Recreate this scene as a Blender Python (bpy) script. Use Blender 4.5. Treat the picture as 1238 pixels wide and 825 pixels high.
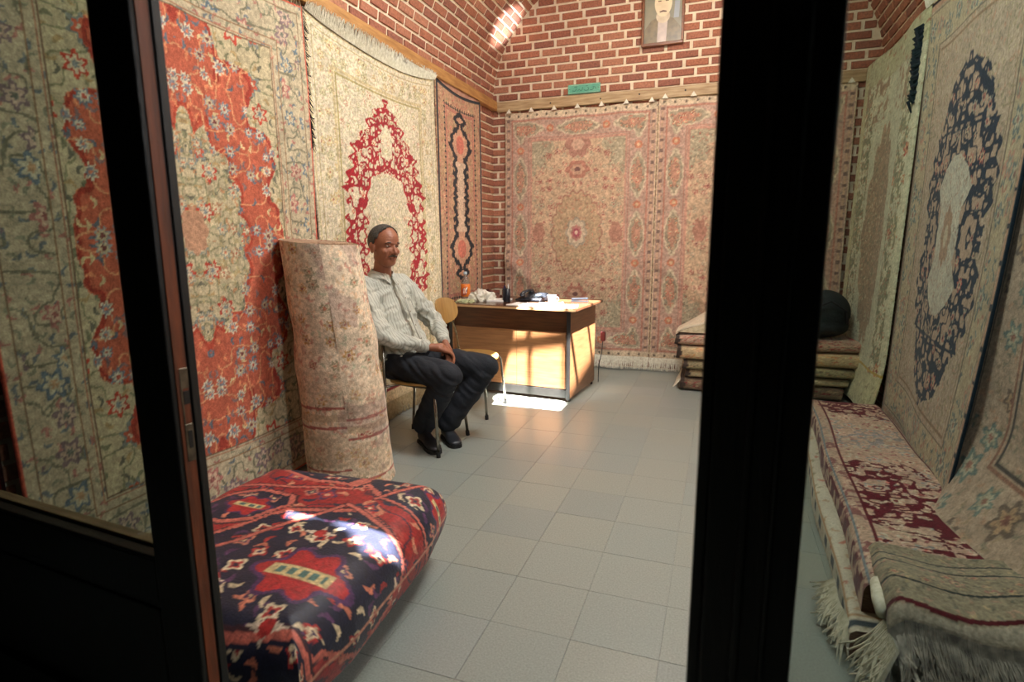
import bpy, bmesh, math, random
import numpy as np
from mathutils import Vector, Matrix, Quaternion

for o in list(bpy.data.objects):
    bpy.data.objects.remove(o)
S = bpy.context.scene
COL = S.collection

# ------------------------------------------------------------------ camera
CAM_H = 1.38
cam_d = bpy.data.cameras.new('camera')
cam = bpy.data.objects.new('camera', cam_d)
COL.objects.link(cam)
cam_d.sensor_width = 36.0
cam_d.lens = 695.0 / 1238.0 * 36.0
cam_d.clip_start = 0.02
def _cam_basis():
    f, cx, cy = 695.0, 619.0, 412.5
    vz = np.array([640 - cx, 4350 - cy, f]); vy = np.array([874 - cx, 288 - cy, f])
    dn = vz / np.linalg.norm(vz); fw = vy - dn * (vy @ dn); fw /= np.linalg.norm(fw)
    up = -dn; rt = np.cross(fw, up)
    if rt[0] < 0: rt = -rt
    return np.array([rt, fw, up])
RC = _cam_basis()
m = Matrix([[RC[i][0], -RC[i][1], -RC[i][2], 0] for i in range(3)] + [[0, 0, 0, 1]])
m.translation = (0, 0, CAM_H)
cam.matrix_world = m
cam_d.dof.use_dof = True
cam_d.dof.focus_distance = 4.3
cam_d.dof.aperture_fstop = 3.2
S.camera = cam

# ------------------------------------------------------------------ world, sun, lamps, exposure
w = bpy.data.worlds.new('world'); S.world = w; w.use_nodes = True
w.node_tree.nodes['Background'].inputs[0].default_value = (0.62, 0.75, 1.0, 1)
w.node_tree.nodes['Background'].inputs[1].default_value = 1.0
SUN = Vector((-0.76, 1.25, -2.87)).normalized()
def lamp(name, kind, loc, energy, color, aim=None, **kw):
    d = bpy.data.lights.new(name, kind); d.energy = energy; d.color = color
    for k, v in kw.items(): setattr(d, k, v)
    o = bpy.data.objects.new(name, d); COL.objects.link(o); o.location = loc
    if aim is not None:
        o.rotation_euler = (Vector(aim)).to_track_quat('-Z', 'Y').to_euler()
    return o
lamp('sun', 'SUN', (0, 0, 8), 145.0, (1.0, 0.97, 0.92), SUN, angle=math.radians(0.6))
lamp('skylight_glow', 'AREA', (-0.4, 3.2, 3.98), 92.0, (0.97, 1.0, 0.98), (-0.12, 0.05, -1), shape='RECTANGLE', size=0.7, size_y=1.4)
lamp('doorway_daylight', 'AREA', (0.85, 1.12, 2.0), 24.0, (0.95, 0.98, 1.0), (-0.62, 0.85, -0.22), shape='RECTANGLE', size=0.35, size_y=0.5)
lamp('ceiling_bulb', 'POINT', (-0.3, 3.1, 3.35), 64.0, (1.0, 0.95, 0.86), shadow_soft_size=0.07)
lamp('ceiling_bulb', 'POINT', (-0.45, 4.9, 3.5), 38.0, (1.0, 0.93, 0.82), shadow_soft_size=0.07)
lamp('desk_glint_stand_in', 'SPOT', (-1.35, 4.95, 0.95), 2600.0, (0.92, 0.95, 1.0), (-0.93, 1.10, 2.80), spot_size=math.radians(9), spot_blend=0.9, shadow_soft_size=0.02)  # added spot lamp standing in for sun reflected off the desk top
S.view_settings.view_transform = 'Standard'
S.view_settings.look = 'None'
S.view_settings.gamma = 1.0
S.view_settings.use_curve_mapping = False
S.view_settings.exposure = 0.0

# ------------------------------------------------------------------ helpers
def lin(c):
    c = np.asarray(c, float) / 255.0
    return np.where(c <= 0.04045, c / 12.92, ((c + 0.055) / 1.055) ** 2.4)
def L4(c): return tuple(lin(c)) + (1.0,)

class NT:
    def __init__(s, name):
        s.m = bpy.data.materials.new(name); s.m.use_nodes = True
        s.t = s.m.node_tree; s.b = s.t.nodes['Principled BSDF']
    def n(s, typ, **kw):
        nd = s.t.nodes.new(typ)
        for k, v in kw.items(): setattr(nd, k, v)
        return nd
    def l(s, a, b): s.t.links.new(a, b)

def mat(name, c1, c2=None, rough=0.6, scale=20, detail=3, metal=0.0, bump=0.0, bscale=None, stretch=None, spec=None, coat=0.0, trans=0.0, lo=0.35, hi=0.65, emit=0.0):
    N = NT(name); b = N.b
    b.inputs['Roughness'].default_value = rough; b.inputs['Metallic'].default_value = metal
    if spec is not None: b.inputs['Specular IOR Level'].default_value = spec
    if coat: b.inputs['Coat Weight'].default_value = coat
    if trans: b.inputs['Transmission Weight'].default_value = trans
    tc = N.n('ShaderNodeTexCoord'); mp = N.n('ShaderNodeMapping')
    N.l(tc.outputs['Object'], mp.inputs[0])
    if stretch: mp.inputs['Scale'].default_value = stretch
    nz = N.n('ShaderNodeTexNoise'); nz.inputs['Scale'].default_value = scale; nz.inputs['Detail'].default_value = detail
    N.l(mp.outputs[0], nz.inputs['Vector'])
    cr = N.n('ShaderNodeValToRGB')
    cr.color_ramp.elements[0].position = lo; cr.color_ramp.elements[1].position = hi
    cr.color_ramp.elements[0].color = L4(c1); cr.color_ramp.elements[1].color = L4(c2 if c2 is not None else c1)
    N.l(nz.outputs['Fac'], cr.inputs[0]); N.l(cr.outputs[0], b.inputs['Base Color'])
    if bump:
        n2 = N.n('ShaderNodeTexNoise'); n2.inputs['Scale'].default_value = bscale or scale * 3; n2.inputs['Detail'].default_value = 4
        N.l(mp.outputs[0], n2.inputs['Vector'])
        bp = N.n('ShaderNodeBump'); bp.inputs['Strength'].default_value = bump; bp.inputs['Distance'].default_value = 0.01
        N.l(n2.outputs['Fac'], bp.inputs['Height']); N.l(bp.outputs[0], b.inputs['Normal'])
    if emit:
        N.l(cr.outputs[0], b.inputs['Emission Color']); b.inputs['Emission Strength'].default_value = emit
    return N.m

def island_mat(name, cols, rough=0.85, bump=0.4, nscale=60, mixn=0.35):
    """colour picked per object / per loose piece, plus grain"""
    N = NT(name); b = N.b; b.inputs['Roughness'].default_value = rough
    oi = N.n('ShaderNodeObjectInfo'); ge = N.n('ShaderNodeNewGeometry')
    ad = N.n('ShaderNodeMath', operation='ADD'); N.l(oi.outputs['Random'], ad.inputs[0]); N.l(ge.outputs['Random Per Island'], ad.inputs[1])
    fr = N.n('ShaderNodeMath', operation='FRACT'); N.l(ad.outputs[0], fr.inputs[0])
    cr = N.n('ShaderNodeValToRGB'); cr.color_ramp.interpolation = 'CONSTANT'
    els = cr.color_ramp.elements
    while len(els) < len(cols): els.new(0.5)
    for i, c in enumerate(cols):
        els[i].position = i / len(cols); els[i].color = L4(c)
    N.l(fr.outputs[0], cr.inputs[0])
    nz = N.n('ShaderNodeTexNoise'); nz.inputs['Scale'].default_value = nscale; nz.inputs['Detail'].default_value = 5
    N.l(ge.outputs['Position'], nz.inputs['Vector'])
    mr = N.n('ShaderNodeMapRange'); mr.inputs[1].default_value = 0.3; mr.inputs[2].default_value = 0.7
    mr.inputs[3].default_value = 1 - mixn; mr.inputs[4].default_value = 1 + mixn * 0.6
    N.l(nz.outputs['Fac'], mr.inputs[0])
    vm = N.n('ShaderNodeVectorMath', operation='SCALE'); N.l(cr.outputs[0], vm.inputs[0]); N.l(mr.outputs[0], vm.inputs['Scale'])
    N.l(vm.outputs[0], b.inputs['Base Color'])
    bp = N.n('ShaderNodeBump'); bp.inputs['Strength'].default_value = bump; bp.inputs['Distance'].default_value = 0.004
    N.l(nz.outputs['Fac'], bp.inputs['Height']); N.l(bp.outputs[0], b.inputs['Normal'])
    return N.m

def attr_mat(name, rough=0.95, bump=0.5, spec=0.15, sheen=0.15):
    N = NT(name); b = N.b; b.inputs['Roughness'].default_value = rough
    b.inputs['Specular IOR Level'].default_value = spec
    b.inputs['Sheen Weight'].default_value = sheen
    at = N.n('ShaderNodeAttribute'); at.attribute_name = 'Col'
    ge = N.n('ShaderNodeNewGeometry')
    nz = N.n('ShaderNodeTexNoise'); nz.inputs['Scale'].default_value = 130; nz.inputs['Detail'].default_value = 3
    N.l(ge.outputs['Position'], nz.inputs['Vector'])
    n3 = N.n('ShaderNodeTexNoise'); n3.inputs['Scale'].default_value = 7; n3.inputs['Detail'].default_value = 3
    N.l(ge.outputs['Position'], n3.inputs['Vector'])
    mr = N.n('ShaderNodeMapRange'); mr.inputs[1].default_value = 0.3; mr.inputs[2].default_value = 0.7; mr.inputs[3].default_value = 0.78; mr.inputs[4].default_value = 1.18
    N.l(nz.outputs['Fac'], mr.inputs[0])
    m2 = N.n('ShaderNodeMapRange'); m2.inputs[1].default_value = 0.3; m2.inputs[2].default_value = 0.7; m2.inputs[3].default_value = 0.9; m2.inputs[4].default_value = 1.08
    N.l(n3.outputs['Fac'], m2.inputs[0])
    mu = N.n('ShaderNodeMath', operation='MULTIPLY'); N.l(mr.outputs[0], mu.inputs[0]); N.l(m2.outputs[0], mu.inputs[1])
    vm = N.n('ShaderNodeVectorMath', operation='SCALE'); N.l(at.outputs['Color'], vm.inputs[0]); N.l(mu.outputs[0], vm.inputs['Scale'])
    N.l(vm.outputs[0], b.inputs['Base Color'])
    bp = N.n('ShaderNodeBump'); bp.inputs['Strength'].default_value = bump; bp.inputs['Distance'].default_value = 0.004
    N.l(nz.outputs['Fac'], bp.inputs['Height']); N.l(bp.outputs[0], b.inputs['Normal'])
    return N.m

def link(name, me, parent=None, loc=None, mt=None, smooth=False):
    o = bpy.data.objects.new(name, me); COL.objects.link(o)
    if parent is not None: o.parent = parent
    if loc is not None: o.location = loc
    if mt is not None and not me.materials: me.materials.append(mt)
    if smooth:
        me.polygons.foreach_set('use_smooth', [True] * len(me.polygons))
    return o
def tag(o, label=None, cat=None, group=None, kind=None):
    if label: o['label'] = label
    if cat: o['category'] = cat
    if group: o['group'] = group
    if kind: o['kind'] = kind
    return o
def thing(name, label, cat, loc=(0, 0, 0), group=None, rz=0.0):
    o = bpy.data.objects.new(name, None); COL.objects.link(o); o.location = loc
    o.rotation_euler = (0, 0, rz); o.empty_display_size = 0.05
    return tag(o, label, cat, group)
def struct(o): o['kind'] = 'structure'; return o

class MB:
    """collects shapes in one mesh"""
    def __init__(s): s.v = []; s.f = []
    def add(s, vs, fs):
        k = len(s.v); s.v += [tuple(v) for v in vs]; s.f += [tuple(i + k for i in f) for f in fs]; return s
    def bm(s, bm, M=None):
        bm.verts.ensure_lookup_table(); bm.verts.index_update()
        vs = [(M @ v.co) if M else v.co.copy() for v in bm.verts]
        s.add(vs, [[v.index for v in f.verts] for f in bm.faces]); bm.free(); return s
    def box(s, a, b, bev=0.0, seg=2, M=None):
        bm = bmesh.new(); bmesh.ops.create_cube(bm, size=1)
        c = [(a[i] + b[i]) / 2 for i in range(3)]; d = [abs(b[i] - a[i]) for i in range(3)]
        for v in bm.verts: v.co = Vector((v.co.x * d[0] + c[0], v.co.y * d[1] + c[1], v.co.z * d[2] + c[2]))
        if bev: bmesh.ops.bevel(bm, geom=list(bm.edges), offset=min(bev, min(d) * 0.49), segments=seg, profile=0.5, affect='EDGES')
        return s.bm(bm, M)
    def tube(s, pts, r, n=10, cap=True, M=None):
        pts = [Vector(p) for p in pts]; rs = r if isinstance(r, (list, tuple)) else [r] * len(pts)
        vs = []; fs = []; prev = None
        for i, p in enumerate(pts):
            t = (pts[min(i + 1, len(pts) - 1)] - pts[max(i - 1, 0)]).normalized()
            if prev is None:
                u = t.orthogonal().normalized()
            else:
                u = (prev - t * prev.dot(t)).normalized()
            prev = u; w_ = t.cross(u)
            for k in range(n):
                a = 2 * math.pi * k / n
                q = p + (u * math.cos(a) + w_ * math.sin(a)) * rs[i]
                vs.append(M @ q if M else q)
        for i in range(len(pts) - 1):
            for k in range(n):
                fs.append((i * n + k, i * n + (k + 1) % n, (i + 1) * n + (k + 1) % n, (i + 1) * n + k))
        if cap:
            fs.append(tuple(range(n))[::-1]); fs.append(tuple((len(pts) - 1) * n + k for k in range(n)))
        return s.add(vs, fs)
    def lathe(s, prof, n=24, c=(0, 0, 0), M=None):
        vs = []; fs = []
        for (r, z) in prof:
            for k in range(n):
                a = 2 * math.pi * k / n
                q = Vector((c[0] + r * math.cos(a), c[1] + r * math.sin(a), c[2] + z))
                vs.append(M @ q if M else q)
        for i in range(len(prof) - 1):
            for k in range(n): fs.append((i * n + k, i * n + (k + 1) % n, (i + 1) * n + (k + 1) % n, (i + 1) * n + k))
        fs.append(tuple(range(n))[::-1]); fs.append(tuple((len(prof) - 1) * n + k for k in range(n)))
        return s.add(vs, fs)
    def ell(s, c, r, rot=None, n=20, m=12):
        """ellipsoid, rot = 3x3 Matrix whose columns are its axes"""
        vs = []; fs = []
        for i in range(1, m):
            th = math.pi * i / m
            for k in range(n):
                a = 2 * math.pi * k / n
                q = Vector((r[0] * math.sin(th) * math.cos(a), r[1] * math.sin(th) * math.sin(a), r[2] * math.cos(th)))
                vs.append(Vector(c) + (rot @ q if rot else q))
        top = Vector((0, 0, r[2])); bot = -top
        vs.append(Vector(c) + (rot @ top if rot else top)); vs.append(Vector(c) + (rot @ bot if rot else bot))
        T = len(vs) - 2; B = T + 1
        for i in range(m - 2):
            for k in range(n): fs.append((i * n + k, (i + 1) * n + k, (i + 1) * n + (k + 1) % n, i * n + (k + 1) % n))
        for k in range(n):
            fs.append((T, k, (k + 1) % n)); fs.append((B, (m - 2) * n + (k + 1) % n, (m - 2) * n + k))
        return s.add(vs, fs)
    def cap(s, p0, r0, p1, r1, n=16):
        """tapered limb with round ends"""
        p0 = Vector(p0); p1 = Vector(p1); d = (p1 - p0); Ln = d.length; d.normalize()
        pts = []; rs = []
        for i in range(1, 6):
            a = math.pi / 2 * (1 - i / 6.0); pts.append(p0 - d * r0 * math.sin(a)); rs.append(r0 * math.cos(a))
        for i in range(0, 5):
            t = i / 4.0; pts.append(p0.lerp(p1, t)); rs.append(r0 + (r1 - r0) * t)
        for i in range(1, 6):
            a = math.pi / 2 * i / 6.0; pts.append(p1 + d * r1 * math.sin(a)); rs.append(r1 * math.cos(a))
        return s.tube(pts, rs, n)
    def mesh(s, name, origin=None):
        me = bpy.data.meshes.new(name)
        vs = s.v
        if origin is not None: vs = [(v[0] - origin[0], v[1] - origin[1], v[2] - origin[2]) for v in vs]
        me.from_pydata([tuple(v) for v in vs], [], s.f); me.update()
        bm = bmesh.new(); bm.from_mesh(me); bmesh.ops.recalc_face_normals(bm, faces=bm.faces); bm.to_mesh(me); bm.free()
        return me
    def obj(s, name, mt, parent=None, origin=None, smooth=False, loc=None):
        """origin: world point the vertices are taken relative to; top-level objects are put there"""
        me = s.mesh(name, origin)
        o = link(name, me, parent, None, mt, smooth)
        if parent is None and origin is not None: o.location = origin
        if loc is not None: o.location = loc
        return o
def shade_auto(o, ang=40):
    me = o.data
    me.polygons.foreach_set('use_smooth', [True] * len(me.polygons))
    bm = bmesh.new(); bm.from_mesh(me)
    for e in bm.edges:
        if len(e.link_faces) == 2 and e.calc_face_angle(0) > math.radians(ang): e.smooth = False
    bm.to_mesh(me); bm.free()
    return o

def frac(x): return x - np.floor(x)
def hsh(ix, iy, k): return frac(np.sin(ix * 127.1 + iy * 311.7 + k * 74.7) * 43758.5453)
def vnoise(x, y, k):
    ix = np.floor(x); iy = np.floor(y); fx = x - ix; fy = y - iy
    fx = fx * fx * (3 - 2 * fx); fy = fy * fy * (3 - 2 * fy)
    a = hsh(ix, iy, k); b = hsh(ix + 1, iy, k); c = hsh(ix, iy + 1, k); d = hsh(ix + 1, iy + 1, k)
    return (a * (1 - fx) + b * fx) * (1 - fy) + (c * (1 - fx) + d * fx) * fy
def fbm(x, y, k, o=3):
    s = 0; a = 0.5; t = 0
    for i in range(o):
        s = s + a * vnoise(x, y, k + i * 13); t += a; x = x * 2.03 + 5.1; y = y * 2.03 + 1.7; a *= 0.5
    return s / t

class Rug:
    """a knotted pattern worked out on a grid of w x h metres"""
    def __init__(s, w, h, res, base):
        s.w, s.h = w, h; s.nu = int(round(w / res)) + 1; s.nv = int(round(h / res)) + 1
        u = np.linspace(0, w, s.nu); v = np.linspace(0, h, s.nv)
        s.U, s.V = np.meshgrid(u, v)
        s.X = s.U - w / 2; s.Y = s.V - h / 2
        s.d = np.minimum(np.minimum(s.U, w - s.U), np.minimum(s.V, h - s.V))
        side = np.minimum(s.U, w - s.U) < np.minimum(s.V, h - s.V)
        s.s = np.where(side, s.Y, s.X)
        s.C = np.ones(s.U.shape + (3,)) * np.array(base, float)
        s.all = np.ones(s.U.shape, bool)
    def fill(s, m, c, a=1.0):
        if np.ndim(a) == 0: a = np.full(s.U.shape, float(a))
        k = (a * m)[..., None]
        s.C = s.C * (1 - k) + np.array(c, float) * k
    def band(s, a, b): return (s.d >= a) & (s.d < b)
    def line(s, f, wd, m, c, a=1.0): s.fill(m & (np.abs(f) < wd), c, a)
    def florets(s, m, cell, seed, pal, rmin=0.3, rmax=0.48, pet=6, mirror=True, prob=1.0, a=1.0, jit=0.6, asp=1.0, two=True):
        X = np.abs(s.X) if mirror else s.X + 9; Y = np.abs(s.Y) if mirror else s.Y + 9
        x = X / cell; y = Y / (cell * asp); ix = np.floor(x); iy = np.floor(y)
        for dx in (-1, 0, 1):
            for dy in (-1, 0, 1):
                jx = ix + dx; jy = iy + dy
                px = jx + 0.5 + (hsh(jx, jy, seed) - 0.5) * jit; py = jy + 0.5 + (hsh(jx, jy, seed + 1) - 0.5) * jit
                ex = (x - px); ey = (y - py) * asp
                r = np.hypot(ex, ey); th = np.arctan2(ey, ex)
                R = rmin + (rmax - rmin) * hsh(jx, jy, seed + 2)
                on = hsh(jx, jy, seed + 3) < prob
                k = np.floor(hsh(jx, jy, seed + 4) * len(pal)).astype(int) % len(pal)
                rr = r / (R * (0.8 + 0.22 * np.cos(pet * th + 6 * hsh(jx, jy, seed + 5))))
                for q, (o_, mid, ce) in enumerate(pal):
                    mm = m & on & (k == q)
                    s.fill(mm & (rr < 1), o_, a)
                    if two: s.fill(mm & (rr < 0.66), mid, a)
                    s.fill(mm & (rr < 0.3), ce, a)
    def leaves(s, m, cell, seed, cols, Ln=0.42, wd=0.15, prob=0.8, mirror=True, a=1.0):
        X = np.abs(s.X) if mirror else s.X + 9; Y = np.abs(s.Y) if mirror else s.Y + 9
        x = X / cell; y = Y / cell; ix = np.floor(x); iy = np.floor(y)
        for dx in (-1, 0, 1):
            for dy in (-1, 0, 1):
                jx = ix + dx; jy = iy + dy
                px = jx + hsh(jx, jy, seed); py = jy + hsh(jx, jy, seed + 1)
                al = hsh(jx, jy, seed + 2) * 6.283
                ex = x - px; ey = y - py
                p = ex * np.cos(al) + ey * np.sin(al); q = -ex * np.sin(al) + ey * np.cos(al)
                q = q - 0.6 * p * p / Ln
                on = hsh(jx, jy, seed + 3) < prob
                k = np.floor(hsh(jx, jy, seed + 4) * len(cols)).astype(int) % len(cols)
                ins = (p / Ln) ** 2 + (q / wd) ** 2 < 1
                for i, c in enumerate(cols): s.fill(m & on & (k == i) & ins, c, a)
    def vines(s, m, sc, wd, seed, c, mirror=True, a=1.0):
        X = np.abs(s.X) if mirror else s.X; Y = np.abs(s.Y) if mirror else s.Y
        n = vnoise(X / sc + 3, Y / sc + 7, seed) - 0.5
        gx = np.gradient(n, axis=1) * (s.nu / s.w); gy = np.gradient(n, axis=0) * (s.nv / s.h)
        g = np.hypot(gx, gy) + 1e-3
        s.fill(m & (np.abs(n) / g < wd), c, a)
    def lobed(s, cx, cy, a, b, lobes, amp, p=1.0, ph=0.0):
        """<1 inside a lobed medallion"""
        x = (s.X - cx) / a; y = (s.Y - cy) / b
        r = (np.abs(x) ** (2 * p) + np.abs(y) ** (2 * p)) ** (0.5 / p); th = np.arctan2(y, x)
        return r / (1 + amp * np.abs(np.cos(lobes * th / 2 + ph)) - amp)
    def soft(s, k, m=None):
        mc = s.C.reshape(-1, 3).mean(0) if m is None else np.array(m, float)
        s.C = s.C * (1 - k) + mc * k
    def speck(s, seed, amt=0.1, sc=0.012):
        n = vnoise(s.U / sc, s.V / sc, seed)[..., None]
        s.C = np.clip(s.C * (1 + amt * (n - 0.5) * 2), 0, 255)

RUGMAT = attr_mat('wool_pile')
def rug_obj(name, rug, pos, parent=None, mt=None, back=None, origin=None, thick=0.012):
    """pos(U,V)->X,Y,Z arrays; back = vector pointing to the underside"""
    X, Y, Z = pos(rug.U, rug.V)
    if origin is None: origin = (float(X.mean()), float(Y.mean()), float(Z.min()))
    nu, nv = rug.nu, rug.nv
    co = np.stack([X - origin[0], Y - origin[1], Z - origin[2]], -1).reshape(-1, 3)
    idx = np.arange(nu * nv).reshape(nv, nu)
    q = np.stack([idx[:-1, :-1], idx[:-1, 1:], idx[1:, 1:], idx[1:, :-1]], -1).reshape(-1, 4)
    col = lin(rug.C.reshape(-1, 3))
    if back is not None:
        loop = np.concatenate([idx[0, :], idx[1:, -1], idx[-1, -2::-1], idx[-2:0:-1, 0]])
        nb = len(loop); bk = co[loop] + np.array(back) * thick
        k0 = len(co); co = np.concatenate([co, bk]); col = np.concatenate([col, col[loop] * 0.8])
        i = np.arange(nb); j = (i + 1) % nb
        q = np.concatenate([q, np.stack([loop[j], loop[i], k0 + i, k0 + j], -1)])
    me = bpy.data.meshes.new(name)
    me.vertices.add(len(co)); me.vertices.foreach_set('co', co.astype(np.float32).ravel())
    me.loops.add(len(q) * 4); me.loops.foreach_set('vertex_index', q.astype(np.int32).ravel())
    me.polygons.add(len(q)); me.polygons.foreach_set('loop_start', np.arange(len(q), dtype=np.int32) * 4)
    me.update(calc_edges=True)
    ca = me.color_attributes.new('Col', 'FLOAT_COLOR', 'POINT')
    ca.data.foreach_set('color', np.concatenate([col, np.ones((len(col), 1))], 1).astype(np.float32).ravel())
    me.polygons.foreach_set('use_smooth', np.ones(len(q), bool))
    me.materials.append(mt or RUGMAT)
    o = bpy.data.objects.new(name, me); COL.objects.link(o)
    if parent is None: o.location = origin
    else: o.parent = parent
    return o, origin

def fringe(parent, origin, pts, dirs, n, mt, wd=0.004, jitter=0.25, seed=1, segs=3, sag=None, name='fringe', floor=None):
    """strands hanging from the polyline pts; dirs: one direction*length per point"""
    rnd = random.Random(seed); vs = []; fs = []
    pts = [Vector(p) for p in pts]; dirs = [Vector(d) for d in dirs]
    for i in range(n):
        t = (i + rnd.random() * 0.8) / n * (len(pts) - 1); k = min(int(t), len(pts) - 2); f = t - k
        p = pts[k].lerp(pts[k + 1], f); d = dirs[k].lerp(dirs[k + 1], f) * rnd.uniform(1 - jitter, 1.05)
        along = (pts[k + 1] - pts[k]).normalized(); nrm = along.cross(d).normalized()
        skew = rnd.uniform(-jitter, jitter) * d.length
        w0 = wd * rnd.uniform(0.7, 1.3); base = len(vs)
        for q in range(segs + 1):
            s_ = q / segs
            c = p + d * s_ + along * skew * s_ * s_ + nrm * rnd.uniform(-1, 1) * 0.15 * jitter * d.length * s_
            if floor is not None: c.z = max(c.z, floor + w0 + rnd.random() * 0.004)
            ww = w0 * (1 - 0.6 * s_ * s_)
            for a in range(3):
                an = a * 2.094
                vs.append(c + along * math.cos(an) * ww + nrm * math.sin(an) * ww - Vector(origin))
        for q in range(segs):
            for a in range(3):
                b2 = base + q * 3
                fs.append((b2 + a, b2 + (a + 1) % 3, b2 + 3 + (a + 1) % 3, b2 + 3 + a))
    me = bpy.data.meshes.new(name); me.from_pydata([tuple(v) for v in vs], [], fs); me.update()
    o = link(name, me, parent, None, mt); o['kind'] = 'stuff'
    return o

# ------------------------------------------------------------------ materials
M_mortar = mat('lime_mortar', (234, 218, 190), (216, 196, 166), 0.95, 14, 5, bump=0.5, bscale=120)
M_brick = island_mat('fired_brick', [(160, 102, 78), (164, 104, 78), (154, 96, 74), (168, 110, 84), (146, 90, 70), (160, 100, 74), (170, 114, 88), (142, 90, 72)])
M_tile = island_mat('terrazzo_tile', [(139, 145, 137), (141, 146, 137), (137, 144, 137), (142, 146, 136), (139, 145, 139), (135, 141, 134)], rough=0.28, bump=0.05, nscale=150, mixn=0.22)
M_grout = mat('floor_grout', (136, 140, 132), (128, 132, 124), 0.8, 40)
M_beam = mat('planed_wood', (150, 104, 56), (182, 134, 78), 0.6, 6, 5, stretch=(8, 1, 8), bump=0.2)
M_beamx = mat('planed_wood_cross', (150, 120, 84), (186, 160, 120), 0.6, 6, 5, stretch=(1, 8, 8), bump=0.2)
M_door = mat('dark_door_paint', (14, 13, 10), (20, 18, 13), 0.5, 8, 4, stretch=(6, 6, 1), bump=0.15)
M_dooredge = mat('lit_brown_door_edge', (120, 58, 24), (84, 42, 18), 0.55, 6, 4, stretch=(8, 8, 1), bump=0.2)
M_bead = mat('glazing_bead_wood', (120, 98, 68), (92, 74, 50), 0.6, 10, 4, stretch=(1, 6, 6))
M_steel = mat('dull_steel', (120, 112, 96), (86, 80, 70), 0.4, 40, metal=0.9)
M_plaster = mat('lane_plaster', (60, 54, 46), (44, 40, 34), 0.95, 6, 4, bump=0.3)
M_white = mat('white_cotton', (232, 226, 208), (206, 198, 176), 0.9, 50)
M_greyfr = mat('grey_cotton', (172, 164, 152), (112, 106, 100), 0.9, 30)
M_cream = mat('cream_cotton', (206, 192, 160), (180, 164, 132), 0.9, 50)
def glass_mat():
    N = NT('door_glass'); t = N.t
    out = [n for n in t.nodes if n.type == 'OUTPUT_MATERIAL'][0]
    tr = N.n('ShaderNodeBsdfTransparent'); tr.inputs[0].default_value = (0.62, 0.67, 0.64, 1)
    gl = N.n('ShaderNodeBsdfGlossy'); gl.inputs['Roughness'].default_value = 0.03
    fr = N.n('ShaderNodeFresnel'); fr.inputs[0].default_value = 1.45
    mx = N.n('ShaderNodeMixShader'); ge = N.n('ShaderNodeNewGeometry'); iv = N.n('ShaderNodeMath', operation='SUBTRACT'); iv.inputs[0].default_value = 1.0; N.l(ge.outputs['Backfacing'], iv.inputs[1]); mm = N.n('ShaderNodeMath', operation='MULTIPLY'); N.l(fr.outputs[0], mm.inputs[0]); N.l(iv.outputs[0], mm.inputs[1])
    N.l(mm.outputs[0], mx.inputs[0]); N.l(tr.outputs[0], mx.inputs[1]); N.l(gl.outputs[0], mx.inputs[2])
    N.l(mx.outputs[0], out.inputs['Surface']); return N.m
M_glass = glass_mat()

# ------------------------------------------------------------------ the room
XL, XR, YB, YF = -2.46, 1.25, 6.2, 0.98
ZS, AX, BX, XC = 2.86, (XR - XL) / 2, 1.40, (XR + XL) / 2
PITCH, ROW, BL, BH = 0.24, 0.0815, 0.210, 0.060
def brick_mesh(Ln, h, d=0.014, ch=0.004):
    vs = [(-Ln/2, 0, -h/2), (Ln/2, 0, -h/2), (Ln/2, 0, h/2), (-Ln/2, 0, h/2),
          (-Ln/2, -d+ch, -h/2), (Ln/2, -d+ch, -h/2), (Ln/2, -d+ch, h/2), (-Ln/2, -d+ch, h/2),
          (-Ln/2+ch, -d, -h/2+ch), (Ln/2-ch, -d, -h/2+ch), (Ln/2-ch, -d, h/2-ch), (-Ln/2+ch, -d, h/2-ch)]
    fs = []
    for a in (0, 4):
        for i in range(4):
            j = (i + 1) % 4; fs.append((a + i, a + j, a + 4 + j, a + 4 + i))
    fs.append((8, 9, 10, 11)); fs.append((3, 2, 1, 0))
    return vs, fs
_bc = {}
def brick_me(Ln):
    k = round(Ln, 2)
    if k not in _bc:
        v, f = brick_mesh(k, BH); me = bpy.data.meshes.new('brick'); me.from_pydata(v, [], f); me.materials.append(M_brick); _bc[k] = me
    return _bc[k]
def proj(P):
    d = RC.T @ (np.array(P, float) - np.array([0, 0, CAM_H]))
    return 619 + 695 * d[0] / d[2], 412.5 + 695 * d[1] / d[2], d[2]
def in_frame(P, mg=12):
    x, y, z = proj(P); return z > 0.1 and -mg < x < 1238 + mg and -mg < y < 825 + mg
def lay(parent, bricks, visible, limit=298):
    """bricks: (position, Matrix 3x3, length). The largest in view become objects, the rest one joined mesh"""
    vis = [b for b in bricks if visible(b[0]) and in_frame(b[0])]
    vis.sort(key=lambda b: proj(b[0])[2]); vis = vis[:limit]; ids = set(id(b) for b in vis)
    for b in vis:
        o = bpy.data.objects.new('brick', brick_me(b[2])); COL.objects.link(o); o.parent = parent
        M4 = b[1].to_4x4(); M4.translation = b[0]; o.matrix_local = M4
    rest = [b for b in bricks if id(b) not in ids]
    if rest:
        mb = MB()
        for b in rest:
            v, f = brick_mesh(b[2], BH); mb.add([b[1] @ Vector(q) + Vector(b[0]) for q in v], f)
        me = bpy.data.meshes.new('brickwork'); me.from_pydata([tuple(v) for v in mb.v], [], mb.f)
        o = link('brickwork', me, parent, None, M_brick); o['kind'] = 'stuff'
rb = random.Random(5)
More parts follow.
